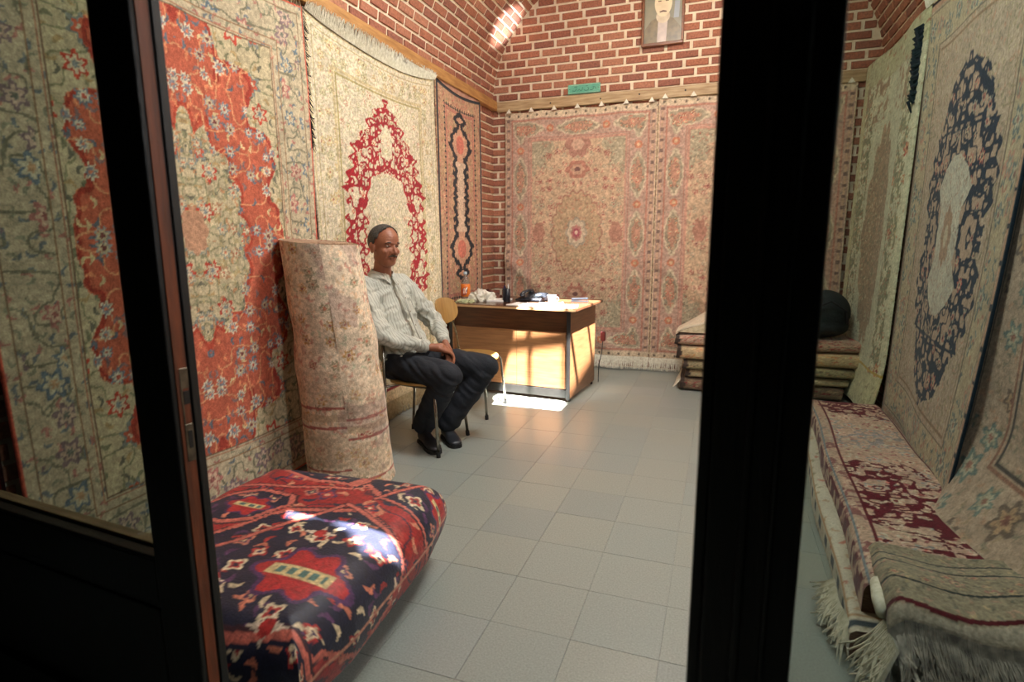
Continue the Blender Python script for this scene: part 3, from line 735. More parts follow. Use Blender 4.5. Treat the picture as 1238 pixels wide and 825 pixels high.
# ------------------------------------------------------------------ the pair on the back wall
def back_rug(seed, w, h, res):
    R = Rug(w, h, res, (196, 168, 136))
    F = R.d > 0.30
    R.fill(R.d <= 0.30, (180, 148, 132))
    # field: ivory with sage cloud corners
    R.vines(F, 0.075, 0.003, seed + 5, (166, 140, 112)); R.leaves(F, 0.04, seed + 7, [(150, 142, 116), (176, 112, 96), (160, 150, 126)], prob=0.55)
    R.florets(F, 0.085, seed + 9, [((150, 86, 76), (196, 150, 126), (130, 60, 58)), ((146, 146, 124), (204, 184, 152), (150, 90, 80)), ((166, 104, 90), (206, 180, 150), (110, 60, 60))], 0.26, 0.38, prob=0.75, pet=5)
    cw = np.abs(R.X) / (w / 2 - 0.3); ch = np.abs(R.Y) / (h / 2 - 0.3)
    cor = F & (((1 - cw) * 1.3) ** 2 * 1.0 + ((1 - ch) * 1.7) ** 2 < 0.34 + 0.1 * np.sin(np.arctan2(1 - ch, 1 - cw) * 10))
    R.fill(cor, (156, 150, 124)); R.vines(cor, 0.05, 0.004, seed + 15, (196, 186, 156)); R.leaves(cor, 0.035, seed + 16, [(196, 180, 144), (130, 126, 104), (170, 120, 100)])
    R.florets(cor, 0.10, seed + 19, [((190, 176, 144), (130, 130, 108), (160, 90, 76))], prob=0.5)
    # medallion and pendants
    m = R.lobed(0, 0.02, 0.29, 0.46, 18, 0.10)
    for k, c in ((1.0, (150, 104, 88)), (0.95, (178, 152, 118)), (0.72, (168, 144, 112))): R.fill(F & (m < k), c)
    R.leaves(F & (m < 0.95), 0.035, seed + 22, [(150, 138, 106), (190, 126, 100), (196, 172, 136)], prob=0.8)
    R.florets(F & (m < 0.95), 0.07, seed + 25, [((186, 150, 116), (150, 130, 104), (176, 96, 76))], prob=0.5)
    for k, c in ((0.42, (150, 146, 130)), (0.36, (200, 186, 158)), (0.22, (172, 112, 104)), (0.14, (150, 56, 76)), (0.06, (220, 190, 170))): R.fill(F & (R.lobed(0, 0.02, 0.29 * k / 0.42 * 0.42, 0.40 * k, 8, 0.2) < 1), c)
    for sy in (-1, 1):
        p = R.lobed(0, 0.02 + sy * 0.66, 0.13, 0.10, 6, 0.2); R.fill(F & (p < 1), (164, 104, 88)); R.fill(F & (p < 0.6), (190, 150, 124)); R.fill(F & (p < 0.25), (96, 60, 60))
        p = R.lobed(0, sy * (h / 2 - 0.36), 0.14, 0.14, 6, 0.2); R.fill(F & (p < 1), (160, 110, 96)); R.fill(F & (p < 0.5), (196, 160, 136))
        p = R.lobed(sy * 0.42, 0.02, 0.07, 0.12, 6, 0.2); R.fill(F & (p < 1), (168, 116, 98))
    # main border with white-edged cartouches
    B = R.band(0.09, 0.27); R.leaves(R.band(0, 0.3), 0.03, seed + 30, [(160, 120, 106), (186, 146, 126), (150, 140, 124)], prob=0.7, mirror=False)
    tt_ = np.abs(R.d - 0.18) / 0.072; per = 0.60
    s_ = frac(R.s / per + 0.5) - 0.5; q = np.abs(s_) * per / 0.235
    car = np.maximum(tt_, 0) ** 1.5 * 0.75 + q ** 1.6; car = car + 0.07 * np.sin(np.abs(s_) * per * 80)
    R.fill(B & (car < 1.0), (200, 188, 158)); R.fill(B & (car < 0.78), (146, 140, 118)); R.fill(B & (car < 0.42), (176, 126, 104))
    R.florets(B & (car < 0.7), 0.062, seed + 33, [((196, 110, 88), (206, 190, 150), (110, 50, 48)), ((110, 96, 84), (196, 160, 120), (170, 70, 60))], prob=0.9, mirror=False)
    q2 = np.hypot((np.abs(s_) - 0.5) * per, R.d - 0.18); R.fill(B & (q2 < 0.04), (190, 112, 82)); R.fill(B & (q2 < 0.018), (204, 170, 130))
    for dd, c, t in ((0.30, (190, 138, 120), 0.010), (0.275, (170, 116, 100), 0.004), (0.085, (176, 116, 98), 0.006), (0.04, (196, 160, 130), 0.012)): R.line(R.d - dd, t, R.all, c)
    R.fill(R.band(0.0, 0.075) & (np.abs(R.d - 0.04) < 0.014) & (frac(R.s / 0.10) < 0.3), (104, 84, 78))
    R.fill(R.d < 0.016, (206, 184, 150))
    # woven end with a row of dark dots
    for v0 in (0.0, h - 0.07):
        e = (R.V >= v0) & (R.V <= v0 + 0.07); R.fill(e, (214, 196, 164)); R.fill(e & (np.hypot(frac(R.U / 0.105) * 0.105 - 0.052, R.V - v0 - 0.035) < 0.013), (84, 76, 66))
    R.soft(0.28, (184, 154, 132)); R.speck(seed + 1, 0.14, 0.014)
    return R
def back_pos(x0, z0, h, w, seed):
    def f(U, V):
        t = V / h
        off = 0.030 + 0.007 * (1 + np.sin(U * 7 + seed + np.sin(V * 2))) + 0.045 * (1 - t) ** 2 + 0.03 * np.exp(-((U * 0.8 + V - 1.05) / 0.10) ** 2) * (V < 1.2)
        Z = z0 + V - 0.012 * (1 - np.abs(np.sin(np.pi * U / 0.33))) * 0 - 0.012 * np.abs(np.sin(np.pi * U / 0.42)) * np.clip(t * 4 - 3, 0, 1)
        return x0 + U, YB - off, Z
    return f
for i, (x0, x1, z0, h, lab) in enumerate(((-2.30, -0.675, 0.13, 2.60, 'rose and ivory medallion carpet hung on the back wall behind the desk'),
                                           (-0.668, 1.06, 0.13, 2.62, 'rose and ivory carpet hung right of the seam on the back wall'))):
    w = x1 - x0; R = back_rug(100 + 40 * i, w, h, 0.0088)
    f = back_pos(x0, z0, h, w, i * 2.0)
    o, og = rug_obj('carpet', R, f, back=(0, 1, 0)); tag(o, lab, 'carpet')
    us = np.linspace(0, w, 21); X, Y, Z = f(us, np.zeros(21))
    fringe(o, og, [(float(a), float(b) - 0.003, float(c) + 0.01) for a, b, c in zip(X, Y, Z)], [(0.0, -0.035, -0.15)] * 21, 260, M_white, 0.006, 0.12, 11 + i, floor=0.0)
    for k in range(7):
        mb = MB(); x = x0 + 0.06 + (w - 0.12) * k / 6; mb.add([(x - 0.03, YB - 0.075, z0 + h - 0.012), (x + 0.03, YB - 0.075, z0 + h - 0.012), (x, YB - 0.07, z0 + h + 0.035), (x - 0.03, YB - 0.063, z0 + h - 0.012), (x + 0.03, YB - 0.063, z0 + h - 0.012), (x, YB - 0.062, z0 + h + 0.035)], [(0, 1, 2), (3, 5, 4), (0, 2, 5, 3), (1, 4, 5, 2), (0, 3, 4, 1)])
        mb.obj('hanging_tab', M_white, o, origin=og)

# ------------------------------------------------------------------ carpets on the right wall
# --- G: pale green and cream carpet
w, h = 0.98, 2.62
R = Rug(w, h, 0.009, (206, 202, 172))
xx_ = R.X - 0.08; yy_ = R.Y
c1 = R.lobed(0.02, 0.1, 0.30, 1.0, 10, 0.14)
R.fill(c1 < 1.15, (196, 194, 166)); R.fill(R.lobed(-0.04, -0.05, 0.20, 0.85, 14, 0.12, 0.9) < 1, (160, 138, 112)); R.leaves(R.lobed(-0.04, -0.05, 0.20, 0.85, 14, 0.12, 0.9) < 1, 0.04, 5, [(150, 122, 96), (136, 130, 104), (184, 150, 120)], prob=0.95)
g = (np.abs(R.X) > 0.25) & (np.abs(R.X) < 0.42); R.fill(g & (fbm(R.U / 0.035, R.V / 0.05, 3) > 0.50), (140, 138, 108)); R.leaves(g, 0.03, 9, [(110, 118, 90), (170, 120, 90), (190, 170, 130)], prob=0.9)
R.florets((R.X > 0.24) & (R.X < 0.44), 0.24, 13, [((170, 62, 50), (210, 160, 120), (120, 60, 50)), ((196, 120, 80), (210, 190, 150), (150, 60, 50))], 0.16, 0.24, prob=0.8, mirror=False)
cc = (R.V > h - 0.5) & (np.abs(R.X) > 0.08) & (np.abs(R.X) < 0.4); R.fill(cc & (fbm(R.U / 0.03, R.V / 0.04, 8) > 0.52), (160, 134, 108))
R.fill((R.V > h - 0.2), (182, 178, 142)); R.leaves((R.V > h - 0.2), 0.06, 31, [(150, 150, 110), (170, 130, 100)], prob=0.6)
R.fill(R.X < -0.40, (196, 192, 150)); R.leaves(R.X < -0.36, 0.045, 21, [(166, 160, 112), (190, 150, 110)], prob=0.4)
R.leaves(R.all, 0.03, 71, [(186, 180, 146), (176, 156, 126), (200, 190, 160)], prob=0.45); R.line(R.V - 0.30, 0.008, R.all, (190, 160, 70)); R.fill(R.V < 0.28, (196, 190, 150)); R.leaves(R.V < 0.25, 0.05, 25, [(170, 164, 130)], prob=0.5)
R.speck(9, 0.12)
def fG(U, V):
    t = V / 2.62
    off = 0.075 + 0.02 * np.sin(U * 8 + 1) + 0.05 * (1 - t) + 0.05 * (1 - U / 0.98) + 0.05 * np.exp(-(V / 0.25) ** 2) * 1
    y = 6.10 - U * 1.50 - 0.06 * (1 - t) * (1 - U / 0.98)
    return XR - off, y, 0.05 + V * 1.065 + 0.06 * np.abs(U - 0.4) * (1 - t)
o, _ = rug_obj('carpet', R, fG, back=(1, 0, 0)); tag(o, 'pale green and cream carpet hung in the far right corner', 'carpet')
# --- H: beige carpet with navy medallion
w, h = 2.08, 2.78
R = Rug(w, h, 0.0078, (184, 164, 144))
NV = (34, 44, 62)
R.leaves(R.all, 0.045, 7, [(190, 150, 128), (160, 148, 120), (186, 168, 138)], prob=0.8); R.vines(R.all, 0.07, 0.003, 4, (156, 138, 112))
bm_ = R.d < 0.34
R.fill(R.band(0.07, 0.30), (184, 168, 140)); R.leaves(R.band(0.08, 0.29), 0.06, 13, [(112, 122, 120), (130, 138, 134), (180, 130, 112), (190, 172, 140)], prob=0.8, mirror=False)
R.florets(R.band(0.09, 0.28), 0.19, 15, [((110, 122, 122), (184, 176, 154), (150, 110, 100)), ((182, 138, 120), (150, 146, 134), (190, 176, 150))], 0.28, 0.4, prob=0.9, mirror=False)
for dd, c, t in ((0.34, (150, 122, 96), 0.005), (0.30, (124, 108, 92), 0.004), (0.07, (130, 112, 94), 0.005), (0.035, (190, 150, 126), 0.012)): R.line(R.d - dd, t, R.all, c)
yy_ = np.abs(R.Y + 0.08) / 0.87; xx_ = np.abs(R.X - 0.06) / 1.28
ho = prof(yy_, [(0, 0.40), (0.3, 0.47), (0.55, 0.42), (0.75, 0.33), (0.92, 0.26), (1.03, 0.12), (1.12, 0.0), (1.13, -1)]) + 0.025 * np.sin(yy_ * 40)
hi_ = prof(yy_, [(0, 0.17), (0.15, 0.15), (0.3, 0.24), (0.42, 0.16), (0.5, 0.05), (0.56, -1)])
rg = (xx_ < ho) & (xx_ > hi_)
n1 = vnoise(xx_ / 0.042, yy_ / 0.045, 51); n2 = vnoise(xx_ / 0.085 + 3, yy_ / 0.09, 52)
R.fill(rg, (182, 156, 136)); R.fill(rg & ((np.abs(n1 - 0.5) < 0.14) | (np.abs(n2 - 0.5) < 0.08)), NV)
R.fill((np.abs(xx_ - ho) < 0.028) & (n1 > 0.42), NV); R.fill((np.abs(xx_ - hi_) < 0.02) & (n1 > 0.45), NV)
R.florets(rg, 0.13, 55, [((190, 110, 96), (196, 178, 150), NV), (NV, (196, 176, 150), (150, 70, 66)), ((170, 166, 150), (184, 120, 104), NV)], 0.22, 0.34, prob=0.7, pet=7)
R.fill((xx_ < hi_), (196, 188, 172)); R.leaves((xx_ < hi_), 0.03, 57, [(180, 150, 130), (180, 180, 168), (168, 156, 136)], prob=0.7); R.fill(R.lobed(0.06, -0.08, 0.10, 0.17, 8, 0.2) < 1, (170, 140, 118)); R.fill(R.lobed(0.06, -0.08, 0.04, 0.07, 6, 0.2) < 1, (196, 180, 156))
R.fill(R.U > w - 0.022, (30, 44, 56)); R.fill((R.U > w - 0.06) & (frac(R.V / 0.17 + 0.1 * np.sin(R.V * 9)) < 0.12), (30, 44, 56))
R.fill((R.V > h - 0.02), (54, 50, 60))
R.fill((R.U < 0.035) & (R.V > h - 0.5) & (vnoise(R.U / 0.02, R.V / 0.05, 3) > 0.3), (24, 44, 48))
R.speck(10, 0.12)
def fH(U, V):
    t = V / 2.78
    off = 0.062 + 0.012 * (1 + np.sin(U * 4.5 + 2 + np.sin(V))) + (0.02 + 0.17 * (U / 2.08) ** 1.5) * (1 - t) ** 2
    return XR - off, 4.68 - U * 0.78 * (1 + 0.05 * (1 - t)), 0.05 + V + 0.10 * (1 - U / 2.08) * (1 - t)
rugH, oH = rug_obj('carpet', R, fH, back=(1, 0, 0)); tag(rugH, 'large beige carpet with navy scrollwork medallion on the right wall', 'carpet')
us = np.linspace(0, w, 17); X, Y, Z = fH(us, np.full(17, h))
fringe(rugH, oH, [(float(a) - 0.012, float(b), float(c)) for a, b, c in zip(X, Y, Z)], [(-0.03, 0, 0.07)] * 17, 260, M_white, 0.005, 0.2, 5)
mb = MB(); rr_ = random.Random(2)
for k in range(26):
    z = 2.74 - 0.018 * k; y = 4.69 + rr_.uniform(0, 0.02); mb.tube([(XR - 0.095, y, z), (XR - 0.12 - rr_.random() * 0.02, y + rr_.uniform(0.0, 0.035), z - 0.02), (XR - 0.11, y + rr_.uniform(-0.01, 0.03), z - 0.05 - rr_.random() * 0.05)], [0.012, 0.013, 0.005], 6)
o = mb.obj('tassels', mat('teal_wool', (18, 40, 44), (28, 34, 46), 0.95), rugH, origin=oH); o['kind'] = 'stuff'; o['label'] = 'dark teal wool tufts at the far edge'
# --- I: carpet nearest the door on the right, bottom kicked out over the pile
w, h = 1.55, 2.75
R = Rug(w, h, 0.0085, (180, 158, 138))
R.leaves(R.all, 0.05, 27, [(160, 140, 116), (184, 150, 126), (150, 140, 120)], prob=0.7)
R.florets(R.band(0.12, 0.34), 0.20, 33, [((112, 128, 122), (176, 170, 148), (160, 116, 100)), ((120, 104, 92), (180, 150, 120), (130, 90, 80))], 0.3, 0.42, prob=0.9, mirror=False)
for dd, c, t in ((0.37, (80, 74, 70), 0.006), (0.10, (84, 84, 80), 0.006), (0.34, (150, 110, 92), 0.008), (0.025, (36, 48, 56), 0.018)): R.line(R.d - dd, t, R.all, c)
R.florets(R.d > 0.42, 0.14, 37, [((130, 90, 80), (180, 150, 126), (100, 60, 60)), ((120, 130, 124), (180, 160, 130), (150, 100, 90))], prob=0.6)
R.speck(11, 0.12)
def fI(U, V):
    t = np.clip(V / 0.55, 0, 1)
    tH = np.clip(V / 2.78, 0, 1); k = np.clip(U / 0.35, 0, 1); k = k * k * (3 - 2 * k)
    oH_ = 0.04 + 0.18 * (1 - tH) ** 2
    off = oH_ * (1 - k) + k * (0.05 + 0.012 * np.sin(U * 5) + 0.34 * (1 - t) ** 2 + 0.05 * (1 - V / 2.75))
    return XR - off, 3.16 - U * 1.0 - 0.06 * (1 - t) ** 2 * k, 0.10 + V * 0.98 - 0.02 * U * (1 - t)
o, _ = rug_obj('carpet', R, fI, back=(1, 0, 0)); tag(o, 'beige carpet with dark blue edge at the right frame edge, its foot kicked outwards', 'carpet')

# ------------------------------------------------------------------ runners piled along the right wall
def strip_pos(x0, x1, y0, y1, ztop, zbot, r, skew=0.0, seed=0.0, narrow=0.0):
    """folded strip: u across (with the sides turned down), v along y"""
    W = x1 - x0
    def f(U, V, w_=None, h_=None):
        side = (ztop - zbot); tot = W + 2 * side; s = U / f.w * tot
        x = np.where(s < side, x0, np.where(s > side + W, x1, x0 + s - side)); z = np.where(s < side, zbot + s, np.where(s > side + W, ztop - (s - side - W), ztop))
        # round the shoulders
        k = np.clip(1 - np.abs(s - side) / r, 0, 1); x = x + k * k * r * 0.25 * 1; z = z - k * k * r * 0.28
        k = np.clip(1 - np.abs(s - side - W) / r, 0, 1); x = x - k * k * r * 0.25; z = z - k * k * r * 0.28
        t = V / f.h; y = y0 + t * (y1 - y0)
        z = z + 0.012 * (fbm(x * 4 + seed, y * 3, 5) - 0.5) * (z > zbot + 0.02) + 0.008 * np.sin(y * 6 + seed) * (z > zbot + 0.02)
        xc = (x0 + x1) / 2; x = xc + (x - xc) * (1 - narrow * t) + skew * t + 0.01 * np.sin(y * 5 + seed)
        return x, y, z
    return f
def strip(name, lab, R, x0, x1, y0, y1, zt, zb, r=0.05, skew=0, seed=0.0, narrow=0.0):
    f = strip_pos(x0, x1, y0, y1, zt, zb, r, skew, seed, narrow); f.w, f.h = R.w, R.h
    o, og = rug_obj(name, R, f); tag(o, lab, 'carpet'); 
    # closed ends
    for vv, sg in ((0.0, 1), (R.h, -1)):
        us = np.linspace(0, R.w, 30); X, Y, Z = f(us, np.full(30, vv)); vs = [(float(a), float(b), float(c)) for a, b, c in zip(X, Y, Z)]
        MB().add(vs, [tuple(range(30))[::sg]]).obj('folded_end', M_foldend, o, origin=og)
    return o, og
M_foldend = mat('folded_wool_end', (150, 120, 96), (90, 50, 46), 0.95, 40, 3, stretch=(1, 1, 9), bump=0.4)
# lower cream carpet, showing along the left flank
R = Rug(0.8, 2.6, 0.011, (196, 186, 168)); R.leaves(R.all, 0.05, 5, [(176, 150, 120), (150, 146, 120), (186, 120, 100)], prob=0.6, mirror=False)
R.fill((R.d > 0.03) & (R.d < 0.07) & (frac(R.V / 0.16) < 0.4), (60, 68, 76)); R.line(R.d - 0.09, 0.006, R.all, (170, 130, 90))
low, ogl = strip('folded_carpet', 'cream folded carpet under the crimson one, knotted white tassels at its near corner', R, 0.47, 1.10, 1.98, 4.75, 0.10, 0.004, 0.03, 0.12, 2.0)
fringe(low, ogl, [(0.48, 2.02, 0.09), (0.46, 2.16, 0.10), (0.47, 2.30, 0.10)], [(-0.05, -0.10, -0.07), (-0.08, -0.05, -0.07), (-0.07, 0.0, -0.06)], 90, M_white, 0.006, 0.5, 9, floor=0.0)
# crimson floral carpet on top
R = Rug(0.78, 2.5, 0.0066, (192, 160, 140)); R.X = R.X
DK = (96, 18, 34)
a_ = R.V < 1.35
n1 = vnoise(R.U / 0.052, R.V / 0.038, 61); n2 = vnoise(R.U / 0.10, R.V / 0.07, 62); n3 = fbm(R.U * 2.2, R.V * 1.6, 63)
R.leaves(R.all, 0.05, 7, [(196, 150, 136), (176, 160, 140), (186, 176, 156), (160, 96, 96)], prob=0.7, mirror=False)
R.florets(R.all, 0.11, 9, [((196, 178, 152), (176, 140, 124), (150, 70, 74)), ((150, 150, 148), (196, 170, 150), (190, 110, 100)), ((196, 150, 130), (206, 190, 166), (130, 50, 56))], 0.32, 0.46, prob=0.9, mirror=False, pet=5)
zone = (n3 > 0.40)
R.fill(zone & ((np.abs(n1 - 0.5) < 0.10 + 0.25 * (n3 - 0.4)) | (np.abs(n2 - 0.5) < 0.07)), DK)
R.leaves(zone, 0.045, 97, [(206, 186, 166), (190, 160, 146)], prob=0.5, mirror=False)
R.fill((R.V > 1.55) & (R.V < 1.9) & (np.abs(n1 - 0.5) < 0.1), (150, 140, 140))
R.fill((R.U < 0.20) | (R.U > 0.62), (176, 150, 130), 0.55); R.line(R.U - 0.20, 0.006, R.all, DK); R.line(R.U - 0.63, 0.006, R.all, DK); R.line(R.U - 0.13, 0.008, R.all, (120, 130, 136)); R.line(R.U - 0.70, 0.006, R.all, (100, 104, 110))
R.fill((R.U < 0.10) & (n1 > 0.55), DK); R.speck(12, 0.14)
top_, ogt = strip('folded_carpet', 'crimson and ivory floral carpet folded lengthwise along the right wall', R, 0.53, 1.06, 2.10, 4.55, 0.215, 0.10, 0.05, 0.09, 0.5, 0.12)
# folded end in the foreground: grey-beige border bands, then the long fringe
R = Rug(0.62, 0.62, 0.006, (150, 138, 116)); R.leaves(R.all, 0.045, 5, [(170, 140, 120), (120, 116, 100), (176, 156, 124)], prob=0.8, mirror=False)
wv = R.V + 0.025 * np.sin(R.U * 9)
R.florets(np.abs(wv - 0.33) < 0.085, 0.11, 6, [((120, 110, 96), (176, 150, 120), (160, 96, 90)), ((166, 120, 110), (176, 160, 130), (90, 90, 84))], 0.3, 0.42, mirror=False)
for vv, c, t in ((0.22, (46, 50, 52), 0.008), (0.43, (50, 54, 58), 0.008), (0.52, (60, 62, 66), 0.006), (0.065, (86, 22, 32), 0.012)): R.line(wv - vv, t, R.all, c)
R.fill(wv < 0.045, (176, 164, 146)); R.speck(13, 0.12)
def fN(U, V):
    t = V / 0.62; s = U / 0.62
    x = 0.555 + s * 0.47 + 0.02 * t + 0.03 * (1 - t) * (s - 0.5)
    ex = np.clip(np.abs(s - 0.5) * 2 - 0.85, 0, 1) / 0.15
    y = 1.87 + V * 0.77
    z = 0.262 + 0.018 * np.sin(s * 7 + 1) * (1 - 0.5 * t) - 0.04 * ex ** 2 - 0.03 * np.clip(1 - V / 0.05, 0, 1) ** 2 + 0.02 * np.sin(t * 5)
    return x, y, z
near, ogn = rug_obj('folded_carpet', R, fN, back=(0, 0, -1), thick=0.04); tag(near, 'grey beige carpet end folded over the crimson one, long grey fringe falling to the floor', 'carpet')
us = np.linspace(0, 0.62, 13); X, Y, Z = fN(us, np.full(13, 0.0))
edge = [(float(a), float(b), float(c)) for a, b, c in zip(X, Y, Z)]
fringe(near, ogn, [(a, b + 0.01, c + 0.005) for a, b, c in edge], [(0.0, -0.12, -0.23)] * 13, 420, M_greyfr, 0.005, 0.22, 4, segs=4, floor=0.0)
fringe(near, ogn, [(a, b + 0.02, c - 0.015) for a, b, c in edge], [(0.0, -0.19, -0.13)] * 13, 200, M_greyfr, 0.004, 0.35, 5, segs=4, floor=0.0)
fringe(near, ogn, [(0.55, 1.80, 0.18), (0.54, 1.92, 0.2)], [(-0.08, -0.07, -0.16), (-0.1, -0.02, -0.17)], 60, M_white, 0.006, 0.5, 6, floor=0.0)
# rolled white selvedge end sticking out at the left of the fold
mb = MB(); mb.tube([(0.54, 1.93, 0.215), (0.545, 2.0, 0.225), (0.56, 2.10, 0.222)], [0.022, 0.026, 0.024], 14); mb.obj('rolled_selvedge', M_white, near, origin=ogn, smooth=True)
# pale carpet lying between the fold and the wall
R = Rug(0.28, 1.5, 0.01, (176, 172, 150)); R.leaves(R.all, 0.05, 8, [(150, 150, 130), (186, 178, 150), (140, 150, 150)], prob=0.6, mirror=False)
R.line(R.U - 0.20, 0.01, R.all, (46, 54, 60)); R.fill((R.U > 0.2) & (frac(R.V / 0.09) < 0.5), (60, 60, 62), 0.7)
o, og = strip('folded_carpet', 'pale sage carpet folded between the fringed end and the wall', R, 1.06, 1.18, 1.75, 3.3, 0.25, 0.02, 0.03, 0.0, 1.0)

# ------------------------------------------------------------------ folded heriz carpet used as a bench
bw, bd = 0.90, 1.06
wrap = 0.20
R = Rug(bw + 2 * wrap, bd + 2 * wrap, 0.006, (146, 36, 34))
U_, V_ = R.U, R.V
RED, NAV, SAL, CRM = (146, 36, 34), (24, 27, 46), (182, 96, 80), (186, 160, 108)
R.vines(R.all, 0.13, 0.004, 3, (60, 34, 50), mirror=False); R.leaves(R.all, 0.075, 5, [(30, 40, 60), (186, 120, 92), (84, 28, 40), (160, 60, 50)], prob=0.8, mirror=False)
R.florets(R.all, 0.15, 7, [((186, 112, 92), (60, 40, 60), (196, 170, 130)), ((40, 44, 66), (176, 60, 48), (196, 180, 150)), ((84, 50, 80), (160, 50, 46), (196, 150, 120))], 0.22, 0.34, prob=0.6, mirror=False, pet=4)
def poly_d(cx, cy, ang, a, b, k=1.3):
    """stepped lozenge/octagon distance, 1 on its edge"""
    x = (U_ - cx) * math.cos(ang) + (V_ - cy) * math.sin(ang); y = -(U_ - cx) * math.sin(ang) + (V_ - cy) * math.cos(ang)
    x = np.round(x / 0.012) * 0.012; y = np.round(y / 0.012) * 0.012
    return np.maximum(np.maximum(np.abs(x) / a, np.abs(y) / b), (np.abs(x) / a + np.abs(y) / b) / k), x, y
def field(cx, cy, ang, a, b, k, seed, fillc=NAV, line=SAL):
    D, x, y = poly_d(cx, cy, ang, a, b, k); mn = min(a, b)
    R.fill(D < 1.0 + 0.05 / mn * 0.5, (60, 30, 36)); R.fill(D < 1.0 + 0.02 / mn, line); R.fill(D < 1.0, fillc)
    i_ = D < 1.0 - 0.02 / mn
    R.leaves(i_, 0.06, seed, [(150, 44, 40), (196, 176, 140), (84, 50, 84), (186, 110, 84)], prob=0.75, mirror=False)
    R.florets(i_, 0.12, seed + 2, [((160, 44, 40), (200, 180, 146), (60, 40, 70)), ((200, 184, 150), (160, 44, 40), NAV), ((190, 120, 92), (70, 40, 70), (196, 170, 120))], 0.24, 0.34, prob=0.85, mirror=False, pet=4)
# navy medallion towards the near right, its arms, and the big red palmette in it
field(0.86, 0.50, 0.25, 0.40, 0.36, 1.35, 11)
field(1.08, 1.16, -0.2, 0.30, 0.17, 1.4, 21)
field(0.42, 0.80, 0.5, 0.17, 0.12, 1.3, 31)
field(0.50, 1.22, -0.35, 0.24, 0.09, 1.4, 41)
field(1.05, 0.10, 0.1, 0.40, 0.12, 1.5, 51)
for cx, cy, sc in ((0.93, 0.46, 1.0), (1.16, 1.16, 0.6), (0.45, 0.80, 0.6)):
    x = U_ - cx; y = V_ - cy; th = np.arctan2(y, x); r = np.hypot(x * 0.8, y)
    R.fill(r < (0.125 + 0.02 * np.cos(6 * th)) * sc, (70, 40, 78)); R.fill(r < (0.108 + 0.02 * np.cos(6 * th)) * sc, (160, 36, 36))
    R.fill((np.abs(y) < 0.028 * sc) & (np.abs(x) < 0.11 * sc), (190, 170, 120)); R.fill((np.abs(y) < 0.016 * sc) & (frac(x / 0.04) < 0.6) & (np.abs(x) < 0.09 * sc), (70, 104, 96))
for cx, cy in ((0.84, 0.70), (0.98, 0.24), (0.66, 0.36), (1.22, 0.70)):
    x = U_ - cx; y = V_ - cy
    R.fill((np.abs(x) / 0.07 + np.abs(y) / 0.02 < 1) | (np.abs(y) / 0.05 + np.abs(x) / 0.018 < 1), (206, 186, 160)); R.fill(np.hypot(x, y) < 0.024, (160, 40, 36))
# salmon stem lines and cream corner piece
for (x0, y0, x1, y1) in ((0.5, 0.45, 0.82, 0.92), (0.82, 0.92, 1.12, 0.78), (0.4, 0.35, 0.62, 0.2), (0.62, 0.2, 0.8, 0.02), (1.1, 1.3, 0.9, 1.0), (0.2, 0.95, 0.75, 1.05)):
    dx_, dy_ = x1 - x0, y1 - y0; q = np.clip(((U_ - x0) * dx_ + (V_ - y0) * dy_) / (dx_ ** 2 + dy_ ** 2), 0, 1)
    dd = np.hypot(U_ - x0 - q * dx_, V_ - y0 - q * dy_); R.fill(dd < 0.014, (60, 30, 40)); R.fill(dd < 0.009, SAL)
D, x, y = poly_d(0.33, 0.42, 0.45, 0.17, 0.12, 1.25)
R.fill(D < 1.1, (120, 40, 36)); R.fill(D < 1.0, CRM); R.fill((D < 0.9) & ((np.abs(y) < 0.010) | ((frac(x / 0.05) < 0.35) & (np.abs(y) < 0.05))), (120, 40, 40)); R.fill((D < 0.95) & (np.abs(y + 0.075) < 0.018), (140, 120, 70))
R.line(np.abs(U_ - 1.20) - 0.0, 0.006, R.all, (190, 130, 104)); R.fill((U_ > 1.30), (70, 26, 34)); R.leaves(U_ > 1.22, 0.06, 77, [(30, 40, 60), (176, 100, 80), (150, 40, 40)], mirror=False)
R.speck(15, 0.18, 0.009)
def wrapax(u, W):
    """turns the outer margin of the sheet down over a rounded edge"""
    s = u - wrap; rr = 0.075
    def edge(t):   # t = distance past (W-rr) along the sheet
        a = np.clip(t / rr, 0, math.pi / 2); x = rr * np.sin(a); d = rr * (1 - np.cos(a)); ex = np.clip(t - rr * math.pi / 2, 0, None)
        return x - 0.0 * ex, d + ex
    xr, dr_ = edge(np.clip(s - (W - rr), 0, None)); xl, dl_ = edge(np.clip(rr - s, 0, None))
    pos = np.where(s > W - rr, W - rr + xr, np.where(s < rr, rr - xl, s))
    return pos, np.where(s > W - rr, dr_, dl_) * ((s > W - rr) | (s < rr))
BO = Vector((-1.475, 1.56, 0)); BA = math.radians(3)
def bench_pos(U, V):
    x, dx_ = wrapax(U, bw); y, dy_ = wrapax(V, bd)
    drop = np.maximum(dx_, dy_)
    z = 0.365 - drop + 0.014 * (fbm(x * 3, y * 3, 9) - 0.5) * 2 + 0.018 * (y / bd) * 0
    z = z - 0.03 * np.clip(1 - np.minimum(np.minimum(x, bw - x), np.minimum(y, bd - y)) / 0.22, 0, 1) ** 2
    bulge = 0.03 * np.sin(np.clip(drop / 0.24, 0, 1) * math.pi)
    cx = x - bw / 2; cy = y - bd / 2
    # round the plan corners
    ax_ = np.abs(cx) / (bw / 2); ay_ = np.abs(cy) / (bd / 2); kk = 1 - 0.07 * np.clip(ax_ * ay_ - 0.55, 0, 1) / 0.45
    cx = cx * kk + np.sign(cx) * bulge * (dx_ > 0); cy = cy * kk + np.sign(cy) * bulge * (dy_ > 0)
    cx = cx + 0.10 * (cy < 0) * 0
    c, s = math.cos(BA), math.sin(BA)
    return BO.x + cx * c - cy * s + 0.03 * (-cy), BO.y + cx * s + cy * c, np.maximum(z, 0.115)
